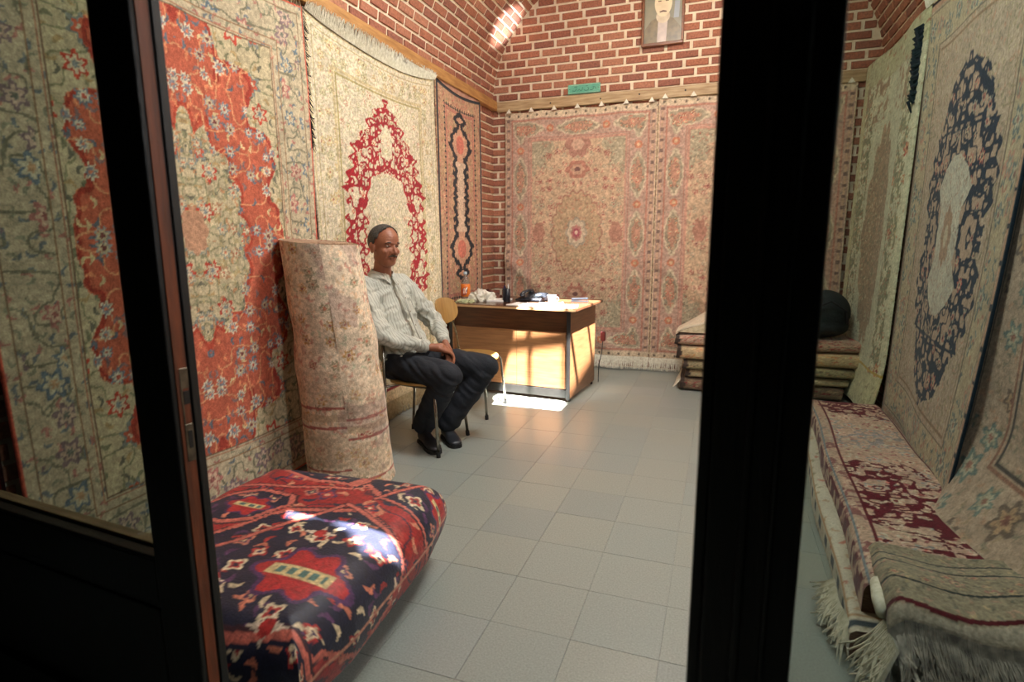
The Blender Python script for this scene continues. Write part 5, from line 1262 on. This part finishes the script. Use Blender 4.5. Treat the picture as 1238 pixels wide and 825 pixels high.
flat('face', oval(0.0, 0.385, 0.082, 0.125), (222, 208, 172), 0.004, (208, 186, 150), 10)
flat('moustache', [(-0.035, 0.308), (0.0, 0.318), (0.035, 0.308), (0.03, 0.298), (0.0, 0.303), (-0.03, 0.298)], (92, 62, 46), 0.005)
flat('eyes', [(-0.05, 0.395), (-0.02, 0.395), (-0.02, 0.405), (-0.05, 0.405)], (120, 90, 66), 0.005); flat('eyes', [(0.02, 0.395), (0.05, 0.395), (0.05, 0.405), (0.02, 0.405)], (120, 90, 66), 0.005)
flat('cap', [(-0.085, 0.43), (0.085, 0.43), (0.08, 0.49), (0.0, 0.52), (-0.08, 0.49)], (150, 140, 120), 0.006)
flat('highlight', [(0.10, 0.24), (0.15, 0.24), (0.155, 0.42), (0.11, 0.42)], (150, 156, 160), 0.0015)
px0, px1, pz0, pz1 = -1.60, -1.26, 2.862, 2.958
pq = thing('plaque', 'small turquoise enamel plaque with white script on the timber ledge', 'plaque', ((px0 + px1) / 2, YB - 0.03, pz0))
hw = (px1 - px0) / 2; hz_ = (pz1 - pz0)
MB().box((-hw, -0.006, 0), (hw, 0.006, hz_), 0.0055, 2).obj('plate', mat('turquoise_enamel', (84, 158, 132), (110, 176, 148), 0.35, 14), pq)
M_script = mat('script_white', (188, 214, 190), None, 0.5); M_scriptd = mat('script_dark', (38, 88, 78), None, 0.5)
def stroke(pts, r, mt, nm='script_stroke'): MB().tube([(x, -0.0075, z) for x, z in pts], r, 5).obj(nm, mt, pq)
for pts in ([(-0.12, 0.035), (-0.10, 0.028), (-0.085, 0.035), (-0.08, 0.055)], [(-0.065, 0.03), (-0.05, 0.045), (-0.035, 0.03), (-0.02, 0.032), (-0.015, 0.062)], [(0.0, 0.035), (0.02, 0.026), (0.045, 0.03), (0.05, 0.05), (0.035, 0.055)], [(0.065, 0.03), (0.085, 0.028), (0.10, 0.04), (0.095, 0.06), (0.115, 0.055), (0.125, 0.035)], [(-0.10, 0.068), (-0.07, 0.07)], [(0.02, 0.07), (0.04, 0.072)]): stroke(pts, 0.0028, M_scriptd)
stroke([(-hw + 0.012, 0.01), (hw - 0.012, 0.01), (hw - 0.012, hz_ - 0.01), (-hw + 0.012, hz_ - 0.01), (-hw + 0.012, 0.01)], 0.0018, M_script, 'border_line')
for sx in (-1, 1): MB().tube([(sx * (hw - 0.02), -0.01, hz_ / 2), (sx * (hw - 0.02), -0.005, hz_ / 2)], 0.004, 8).obj('screw', M_steel, pq)

# ------------------------------------------------------------------ the seated man
def bake(o, voxel, smooth=4, fac=0.5, disp=None):
    """one continuous skin from overlapping shapes"""
    m_ = o.modifiers.new('r', 'REMESH'); m_.mode = 'VOXEL'; m_.voxel_size = voxel
    s_ = o.modifiers.new('s', 'SMOOTH'); s_.iterations = smooth; s_.factor = fac
    dg = bpy.context.evaluated_depsgraph_get(); ev = o.evaluated_get(dg)
    me = bpy.data.meshes.new_from_object(ev); o.modifiers.clear(); mt = list(o.data.materials); o.data = me
    if not me.materials:
        for q in mt: me.materials.append(q)
    if disp is not None:
        n_ = len(me.vertices); co = np.empty(n_ * 3); me.vertices.foreach_get('co', co); co = co.reshape(-1, 3)
        no = np.array([v.normal[:] for v in me.vertices]); co = co + no * disp(co, no)[:, None]; me.vertices.foreach_set('co', co.ravel()); me.update()
    me.polygons.foreach_set('use_smooth', [True] * len(me.polygons))
    return o
M_skin = mat('skin', (156, 100, 72), (142, 86, 62), 0.5, 14, 3, bump=0.1, bscale=160)
M_shirt = mat('pale_striped_shirt', (198, 196, 182), (178, 178, 166), 0.85, 9, 3, bump=0.15, bscale=90)
_t = M_shirt.node_tree; _b = _t.nodes['Principled BSDF']; _src = _b.inputs['Base Color'].links[0].from_socket
_w = _t.nodes.new('ShaderNodeTexWave'); _w.bands_direction = 'Y'; _w.inputs['Scale'].default_value = 16; _w.inputs['Distortion'].default_value = 1.5; _w.inputs['Detail'].default_value = 1
_tc = _t.nodes.new('ShaderNodeTexCoord'); _t.links.new(_tc.outputs['Object'], _w.inputs['Vector'])
_r = _t.nodes.new('ShaderNodeValToRGB'); _r.color_ramp.elements[0].position = 0.0; _r.color_ramp.elements[0].color = (0.55, 0.56, 0.55, 1); _r.color_ramp.elements[1].position = 0.35; _r.color_ramp.elements[1].color = (1, 1, 1, 1)
_m = _t.nodes.new('ShaderNodeMix'); _m.data_type = 'RGBA'; _m.blend_type = 'MULTIPLY'; _m.inputs[0].default_value = 0.8
_t.links.new(_w.outputs['Fac'], _r.inputs[0]); _t.links.new(_src, _m.inputs[6]); _t.links.new(_r.outputs[0], _m.inputs[7]); _t.links.new(_m.outputs[2], _b.inputs['Base Color'])
M_trous = mat('charcoal_trousers', (28, 32, 40), (20, 23, 30), 0.85, 12, 3, bump=0.2, bscale=80)
M_shoe = mat('black_shoe', (20, 22, 26), (30, 34, 40), 0.45, 20)
M_hair = mat('greying_hair', (46, 42, 38), (84, 78, 70), 0.8, 120, 3, bump=0.6, bscale=300)
M_eye = mat('eye_white', (206, 196, 184), None, 0.2); M_iris = mat('iris', (30, 20, 14), None, 0.2); M_lip = mat('lip', (140, 78, 64), None, 0.5)
PO = Vector((-1.98, 3.40, 0.0))
V = Vector
hipC = V((-2.0, 3.41, 0.555)); chest = V((-2.125, 3.40, 0.93)); shC = V((-2.165, 3.385, 1.095)); neckB = V((-2.155, 3.375, 1.165)); 
HC = V((-2.105, 3.345, 1.335)); HS = 1.13
ta = math.radians(-10); F = V((math.cos(ta), math.sin(ta), 0)); Lr = V((math.sin(ta), -math.cos(ta), 0))   # forward, his right
shR = shC + Lr * 0.175 - V((0, 0, 0.015)); shL = shC - Lr * 0.175 - V((0, 0, 0.01))
elR = V((-2.03, 3.135, 0.775)); elL = V((-1.93, 3.675, 0.80))
wrR = V((-1.79, 3.31, 0.685)); wrL = V((-1.76, 3.50, 0.69))
hR = hipC + V((0.0, -0.095, -0.005)); hL = hipC + V((0.0, 0.095, -0.005))
knR = V((-1.595, 3.20, 0.525)); knL = V((-1.485, 3.565, 0.52))
anR = V((-1.855, 3.345, 0.115)); anL = V((-1.735, 3.475, 0.10))
def ring_loft(mb, secs, n=28, p=2.3):
    """secs: centre, axis a (Vector incl. length), axis b"""
    vs = []; fs = []
    for c, a, b in secs:
        for k in range(n):
            t = 2 * math.pi * k / n; ct, st_ = math.cos(t), math.sin(t)
            ct = abs(ct) ** (2 / p) * (1 if ct > 0 else -1); st_ = abs(st_) ** (2 / p) * (1 if st_ > 0 else -1)
            vs.append(c + a * ct + b * st_)
    for i in range(len(secs) - 1):
        for k in range(n): fs.append((i * n + k, i * n + (k + 1) % n, (i + 1) * n + (k + 1) % n, (i + 1) * n + k))
    fs.append(tuple(range(n))[::-1]); fs.append(tuple((len(secs) - 1) * n + k for k in range(n)))
    return mb.add(vs, fs)
def torso(mb, g=0.0, top=True):
    s = [(hipC - V((0, 0, 0.07)), 0.115, 0.165), (hipC, 0.125, 0.178), (hipC.lerp(chest, 0.3), 0.125, 0.168), (hipC.lerp(chest, 0.6), 0.118, 0.165), (chest, 0.118, 0.182), (shC - V((0, 0, 0.05)), 0.105, 0.195), (shC, 0.085, 0.185), (shC + V((0.0, 0, 0.035)), 0.068, 0.13), (neckB, 0.058, 0.075)]
    ring_loft(mb, [(c, F * (a + g), Lr * (b + g)) for c, a, b in s], p=2.4)
# head axes
hy = math.radians(-21); pitch_ = math.radians(-3)
Hf = V((math.cos(hy), math.sin(hy), -0.06)).normalized(); Hr = V((math.sin(hy), -math.cos(hy), 0.0)).normalized(); Hr = (Hr + V((0, 0, 0.05))).normalized(); Hu = Hr.cross(Hf).normalized()
if Hu.z < 0: Hu = -Hu
RH = Matrix((Hf, Hr, Hu)).transposed()
def hp(f, r, u): return HC + (Hf * f + Hr * r + Hu * u) * HS
class HB(MB):
    pass
_ell = MB.ell
def _hell(s, c, r, rot=None, n=20, m=12):
    if rot is RH: r = tuple(q * HS for q in r)
    return _ell(s, c, r, rot, n, m)
MB.ell = _hell
body = MB()
torso(body, -0.012)
body.cap(neckB - V((0, 0, 0.03)), 0.062, HC - V((0.0, 0, 0.06)) - Hf * 0.02, 0.056)
body.ell(hp(-0.012, 0, 0.035), (0.100, 0.078, 0.092), RH, 28, 20)          # skull
body.ell(hp(0.012, 0, -0.025), (0.078, 0.066, 0.088), RH, 28, 20)          # face block
body.ell(hp(0.035, 0, -0.078), (0.048, 0.045, 0.036), RH, 20, 14)          # chin
body.ell(hp(0.0, 0, -0.062), (0.062, 0.062, 0.038), RH, 20, 14)            # jaw
body.ell(hp(0.072, 0, 0.026), (0.018, 0.052, 0.011), RH, 20, 12)           # brow
body.cap(hp(0.082, 0, 0.012), 0.008, hp(0.103, 0, -0.026), 0.0125)         # nose
for s in (-1, 1):
    body.ell(hp(0.088, s * 0.012, -0.029), (0.012, 0.009, 0.008), RH, 12, 8)
    body.ell(hp(0.052, s * 0.043, -0.022), (0.024, 0.020, 0.020), RH, 16, 10)   # cheek
    body.ell(hp(-0.012, s * 0.079, -0.008), (0.020, 0.008, 0.032), RH, 16, 12)  # ear
    body.ell(hp(-0.018, s * 0.086, 0.004), (0.014, 0.006, 0.022), RH, 12, 8)
body.ell(hp(0.083, 0, -0.058), (0.010, 0.022, 0.006), RH, 14, 8); body.ell(hp(0.081, 0, -0.069), (0.010, 0.019, 0.006), RH, 14, 8)
# arms, legs (under the clothes)
for a, b, c in ((shR, elR, wrR), (shL, elL, wrL)):
    body.cap(a, 0.05, b, 0.04); body.cap(b, 0.040, c, 0.027)
for a, b, c in ((hR, knR, anR), (hL, knL, anL)):
    body.cap(a, 0.085, b, 0.055); body.cap(b, 0.055, c, 0.038)
# hands: clasped in the lap, right over left
def hand(mb, wr, palm, fdir, ndir, spread, curl, s=1.0, thumb=1):
    """wr wrist, palm centre, fdir direction of the knuckles, ndir palm normal, spread sideways"""
    mb.cap(wr, 0.025, palm - fdir * 0.02, 0.030)
    ring_loft(mb, [(palm - fdir * 0.045, spread * 0.030, ndir * 0.018), (palm, spread * 0.042, ndir * 0.018), (palm + fdir * 0.042, spread * 0.041, ndir * 0.013)], 16, 2.6)
    for i, (o_, L_) in enumerate(((-0.031, 0.066), (-0.0105, 0.076), (0.0105, 0.072), (0.030, 0.056))):
        k = palm + fdir * 0.040 + spread * o_; d = fdir.copy(); p = k; r = 0.0098
        for q, fr_ in enumerate((0.42, 0.32, 0.26)):
            d = (d + ndir * curl[q]).normalized(); e = p + d * L_ * fr_; mb.cap(p, r, e, r * 0.9, 10); p = e; r *= 0.9
    t0 = palm - fdir * 0.02 + spread * 0.036 * thumb; t1 = t0 + (spread * thumb * 0.6 + fdir * 0.8).normalized() * 0.036; t2 = t1 + (fdir + ndir * 0.5).normalized() * 0.030
    mb.cap(t0, 0.015, t1, 0.0125, 12); mb.cap(t1, 0.0118, t2, 0.0095, 12)
pR = V((-1.708, 3.365, 0.652)); fR = (V((-1.655, 3.44, 0.615)) - V((-1.745, 3.34, 0.668))).normalized()
pL = V((-1.700, 3.440, 0.640)); fL = (V((-1.645, 3.375, 0.590)) - V((-1.735, 3.475, 0.665))).normalized()
nR = V((-0.25, 0.25, -0.95)); nR = (nR - fR * nR.dot(fR)).normalized(); sR = fR.cross(nR).normalized()
nL = V((-0.45, -0.2, -0.85)); nL = (nL - fL * nL.dot(fL)).normalized(); sL = fL.cross(nL).normalized()
hand(body, wrL, pL - V((0, 0, 0.012)), fL, nL, sL, (0.35, 0.7, 0.7), thumb=-1)
hand(body, wrR, pR + V((0.004, 0, 0.018)), fR, nR, sR, (0.45, 0.75, 0.8), thumb=1)
body.cap(anR, 0.036, anR + V((0.02, -0.02, -0.05)), 0.034); body.cap(anL, 0.036, anL + V((0.02, -0.02, -0.05)), 0.034)
man = body.obj('person', M_skin, None, origin=PO)
def hdisp(co, no):
    # eye sockets, mouth groove
    P = co + np.array(PO) - np.array(HC); P = P / HS; f = P @ np.array(Hf); r = P @ np.array(Hr); u = P @ np.array(Hu)
    d = np.zeros(len(co))
    for s in (-1, 1): d -= 0.009 * np.exp(-(((r - s * 0.030) / 0.017) ** 2 + ((u - 0.010) / 0.011) ** 2)) * (f > 0.03)
    d -= 0.004 * np.exp(-((r / 0.024) ** 2 + ((u + 0.0635) / 0.003) ** 2)) * (f > 0.03)
    for s in (-1, 1): d -= 0.003 * np.exp(-(((np.abs(r) - 0.028 - (-0.03 - u) * 0.25) / 0.004) ** 2)) * (f > 0.03) * (u < -0.02) * (u > -0.06)
    d -= 0.0015 * np.sin(u * 700) * np.exp(-((u - 0.055) / 0.02) ** 2) * (f > 0.05)
    return d
bake(man, 0.0046, 3, 0.5, hdisp)
tag(man, 'seated man in pale shirt and dark trousers leaning back against the hung carpet', 'person')
def cloth(name, mb, mt, voxel, disp, par=man, smooth=5):
    o = mb.obj(name, mt, None, origin=PO); bake(o, voxel, smooth, 0.6, disp); o.location = (0, 0, 0); o.parent = par; return o
# shirt
mb = MB(); torso(mb, 0.010)
# (cut the neck: end at the collar)
for a, b, c in ((shR, elR, wrR), (shL, elL, wrL)):
    mb.cap(a, 0.072, a.lerp(b, 0.5), 0.066, 18); mb.cap(a.lerp(b, 0.5), 0.066, b, 0.062, 18); mb.cap(b, 0.062, b.lerp(c, 0.5), 0.054, 18); mb.cap(b.lerp(c, 0.5), 0.054, c - (c - b).normalized() * 0.02, 0.040, 18)
ring_loft(mb, [(hipC - V((-0.01, 0, 0.03)), F * 0.142, Lr * 0.188), (hipC.lerp(chest, 0.28), F * 0.150, Lr * 0.182), (hipC.lerp(chest, 0.6), F * 0.134, Lr * 0.180)])
def sdisp(co, no):
    x, y, z = (co + np.array(PO)).T
    diag = z * 1.0 + (x + 2.0) * 0.9 - (y - 3.4) * 0.35
    w_ = 0.016 * (fbm(diag * 26, y * 7 + x * 4, 3, 2) - 0.5) * 2
    ar = np.clip((np.abs(y - 3.39) - 0.14) / 0.05, 0, 1)
    w_ = w_ * (0.55 + 0.9 * ar) + 0.010 * (np.abs(fbm((z - x) * 16, y * 9, 8, 2) - 0.5) * 4 - 0.5)
    w_ = w_ + 0.010 * np.exp(-((z - 0.62) / 0.05) ** 2) * np.sin((y + x) * 40)
    return w_
shirt = cloth('shirt', mb, M_shirt, 0.0075, sdisp)
# cut the shirt open at the neck so that skin shows
bm = bmesh.new(); bm.from_mesh(shirt.data)
dl_ = [v for v in bm.verts if (v.co + PO - (neckB + V((0.01, 0, 0.0)))).length < 0.060 or (v.co.z + PO.z > neckB.z + 0.004)]
bmesh.ops.delete(bm, geom=dl_, context='VERTS'); bm.to_mesh(shirt.data); bm.free()
# collar: two pointed leaves
def collar(s):
    mb = MB(); cx = neckB + V((0.004, 0, -0.004)); vs = []; fs = []
    n_ = 16
    for i in range(n_ + 1):
        t = math.radians(180 - i * 170 / n_) * s   # from the nape round to the throat
        d = F * math.cos(t) + Lr * math.sin(t)
        k = i / n_; drop = 0.040 * k * k
        top = cx + V((d.x * 0.070, d.y * 0.076, 0.030 - drop)); low = cx + V((d.x * 0.092, d.y * 0.104, -0.006 - drop - 0.028 * (k > 0.85) * (k - 0.85) / 0.15))
        for q in (top, top + d * 0.004, low + d * 0.006, low): vs.append(q)
    for i in range(n_):
        a = i * 4; b = a + 4
        for j in range(4): fs.append((a + j, a + (j + 1) % 4, b + (j + 1) % 4, b + j))
    fs.append((0, 1, 2, 3)); fs.append((n_ * 4 + 3, n_ * 4 + 2, n_ * 4 + 1, n_ * 4))
    o = MB().add(vs, fs).obj('collar', M_shirt, shirt, origin=PO, smooth=False); shade_auto(o, 60)
collar(1); collar(-1)
# button placket down the front
def front_pt(t, off=0.0, side=0.0):
    """point on the shirt front, t 0 at throat .. 1 at belt"""
    c = neckB.lerp(hipC + V((0.0, 0, 0.08)), t); r_ = np.interp(t, [0, 0.12, 0.3, 0.6, 0.8, 1], [0.072, 0.100, 0.128, 0.136, 0.152, 0.158])
    return c + F * (r_ + off) + Lr * side
mb = MB(); vs = []; fs = []
for i in range(25):
    t = 0.06 + 0.90 * i / 24
    for sd, of in ((-0.014, 0.000), (-0.014, 0.006), (0.014, 0.006), (0.014, 0.000)): vs.append(front_pt(t, of, sd + 0.003 * math.sin(t * 20)))
for i in range(24):
    for j in range(4): fs.append((i * 4 + j, i * 4 + (j + 1) % 4, i * 4 + 4 + (j + 1) % 4, i * 4 + 4 + j))
MB().add(vs, fs).obj('button_placket', M_shirt, shirt, origin=PO, smooth=True)
M_btn = mat('shirt_button', (150, 140, 120), None, 0.4)
for k in range(5):
    p = front_pt(0.14 + k * 0.17, 0.008); MB().ell(p, (0.0035, 0.006, 0.006), None, 10, 6).obj('button', M_btn, shirt, origin=PO)
for (b, c) in ((elR, wrR), (elL, wrL)):
    d = (c - b).normalized(); MB().tube([c - d * 0.055, c - d * 0.052, c - d * 0.004, c - d * 0.0], [0.030, 0.0445, 0.0415, 0.034], 20, cap=False).obj('cuff', M_shirt, shirt, origin=PO, smooth=True)
# breast pocket edge
mb = MB(); pk = [front_pt(0.28, 0.004, -0.05), front_pt(0.29, -0.006, -0.11), front_pt(0.46, 0.0, -0.11), front_pt(0.48, 0.004, -0.08), front_pt(0.46, 0.006, -0.05)]
MB().tube(pk + [pk[0]], 0.0022, 5).obj('pocket_seam', M_shirt, shirt, origin=PO)
# trousers
mb = MB()
ring_loft(mb, [(hipC - V((0, 0, 0.095)), F * 0.128, Lr * 0.180), (hipC - V((0, 0, 0.03)), F * 0.145, Lr * 0.192), (hipC + V((0, 0, 0.05)), F * 0.140, Lr * 0.186)])
for a, b, c in ((hR, knR, anR), (hL, knL, anL)):
    mb.cap(a, 0.110, a.lerp(b, 0.5), 0.102, 20); mb.cap(a.lerp(b, 0.5), 0.102, b, 0.086, 20); sh = b.lerp(c, 0.45)
    mb.cap(b, 0.084, sh + V((-0.01, 0.0, 0)), 0.088, 20); mb.cap(sh + V((-0.01, 0, 0)), 0.088, c + V((0.0, 0, 0.03)), 0.078, 20)
def tdisp(co, no):
    x, y, z = (co + np.array(PO)).T
    return 0.009 * (fbm((x * 0.8 + z) * 18, (y + x * 0.3) * 9, 5, 2) - 0.5) * 2 + 0.007 * (np.abs(fbm((x + z * 1.3) * 13, y * 12, 9, 2) - 0.5) * 4 - 0.6) * (z > 0.35)
trous = cloth('trousers', mb, M_trous, 0.0085, tdisp)
mb = MB(); mb.add(*(lambda q: (q.v, q.f))(ring_loft(MB(), [(hipC + V((0, 0, 0.052)), F * 0.1445, Lr * 0.1905), (hipC + V((0, 0, 0.085)), F * 0.146, Lr * 0.1895)])))
mb.obj('belt', M_shoe, trous, origin=PO, smooth=False)
# shoes
def shoe(heel, toe):
    d = toe - heel; d.z = 0; Ln = d.length; d.normalize(); s = d.cross(V((0, 0, 1)))
    mb = MB(); sec = []
    for t, w_, hgt, top in ((-0.02, 0.028, 0.035, 0.07), (0.08, 0.036, 0.045, 0.10), (0.25, 0.038, 0.05, 0.105), (0.42, 0.040, 0.045, 0.085), (0.62, 0.048, 0.035, 0.062), (0.82, 0.048, 0.028, 0.050), (0.95, 0.036, 0.022, 0.042), (1.0, 0.018, 0.014, 0.03)):
        c = heel + d * Ln * t; c.z = 0.022 + (top - 0.022) / 2; sec.append((c, s * w_, V((0, 0, (top - 0.015) / 2))))
    ring_loft(mb, sec, 20, 2.5)
    o = cloth('shoe', mb, M_shoe, 0.006, None, smooth=4)
    out = []
    for t, w_ in ((-0.03, 0.024), (0.03, 0.036), (0.25, 0.037), (0.42, 0.039), (0.62, 0.050), (0.82, 0.050), (0.95, 0.038), (1.01, 0.018)): out.append((t, w_))
    ring = [heel + d * Ln * t + s * w_ for t, w_ in out] + [heel + d * Ln * t - s * w_ for t, w_ in reversed(out)]
    n_ = len(ring); vs = [V((p.x, p.y, 0.0)) for p in ring] + [V((p.x, p.y, 0.022)) for p in ring]
    MB().add(vs, [tuple(range(n_))[::-1], tuple(range(n_, 2 * n_))] + [(i, (i + 1) % n_, n_ + (i + 1) % n_, n_ + i) for i in range(n_)]).obj('sole', M_rub, o, origin=PO)
    return o
shoe(V((-1.895, 3.375, 0)), V((-1.675, 3.185, 0)))
shoe(V((-1.785, 3.515, 0)), V((-1.600, 3.330, 0)))
# hair: close-cropped, receding
bm = bmesh.new(); bmesh.ops.create_icosphere(bm, subdivisions=5, radius=1)
for v in list(bm.verts):
    f_, r_, u_ = v.co
    keep = (u_ > -0.52 + 0.62 * max(0, f_ + 0.35)) and not (f_ > 0.60 - 0.35 * abs(abs(r_) - 0.35)) and not (f_ > 0.40 and u_ < 0.50) and not (f_ > 0.22 and u_ < 0.10)
    if not keep: bm.verts.remove(v)
for v in bm.verts:
    f_, r_, u_ = v.co; v.co = hp(-0.012 + f_ * 0.1045, r_ * 0.0825, 0.035 + u_ * 0.0955) - PO
mb = MB().bm(bm); hair = mb.obj('hair', M_hair, man, smooth=True)
so = hair.modifiers.new('t', 'SOLIDIFY'); so.thickness = 0.006; so.offset = 0
for s in (-1, 1):
    e = MB().ell(hp(0.0685, s * 0.030, 0.010), (0.0085, 0.0115, 0.0065), RH, 16, 10).obj('eye', M_eye, man, origin=PO, smooth=True)
    MB().ell(hp(0.0752, s * 0.030, 0.0095), (0.003, 0.0052, 0.005), RH, 12, 8).obj('iris', M_iris, e, origin=PO, smooth=True)
    MB().tube([hp(0.080, s * 0.012, 0.026), hp(0.085, s * 0.026, 0.031), hp(0.080, s * 0.040, 0.030), hp(0.070, s * 0.050, 0.024)], [0.0025, 0.0042, 0.004, 0.002], 8).obj('eyebrow', M_hair, man, origin=PO, smooth=True)
    MB().tube([hp(0.078, s * 0.016, 0.014), hp(0.083, s * 0.028, 0.018), hp(0.077, s * 0.042, 0.013)], [0.002, 0.0032, 0.002], 6).obj('eyelid', M_skin, man, origin=PO, smooth=True)
MB().tube([hp(0.078, -0.030, -0.052), hp(0.088, -0.016, -0.046), hp(0.094, 0, -0.044), hp(0.088, 0.016, -0.046), hp(0.078, 0.030, -0.052)], [0.002, 0.005, 0.0055, 0.005, 0.002], 8).obj('moustache', M_hair, man, origin=PO, smooth=True)
MB().tube([hp(0.076, -0.022, -0.063), hp(0.091, 0, -0.062), hp(0.076, 0.022, -0.063)], [0.001, 0.0032, 0.001], 8).obj('lips', M_lip, man, origin=PO, smooth=True)

# ------------------------------------------------------------------ groups of like things
for o in list(COL.objects):
    if o.parent is not None or 'category' not in o: continue
    n_ = o.name.split('.')[0]
    if n_ == 'chair': o['group'] = 'chairs in the shop'
    elif n_ == 'carpet': o['group'] = 'carpets hung on the walls'
    elif n_ == 'paper_sheet': o['group'] = 'papers on the desk'
    elif n_ == 'folded_carpet': o['group'] = 'folded carpets in the pile by the back wall' if o.location.y > 5 else ('folded carpets along the right wall' if o.location.x > 0 else 'folded carpets by the door')
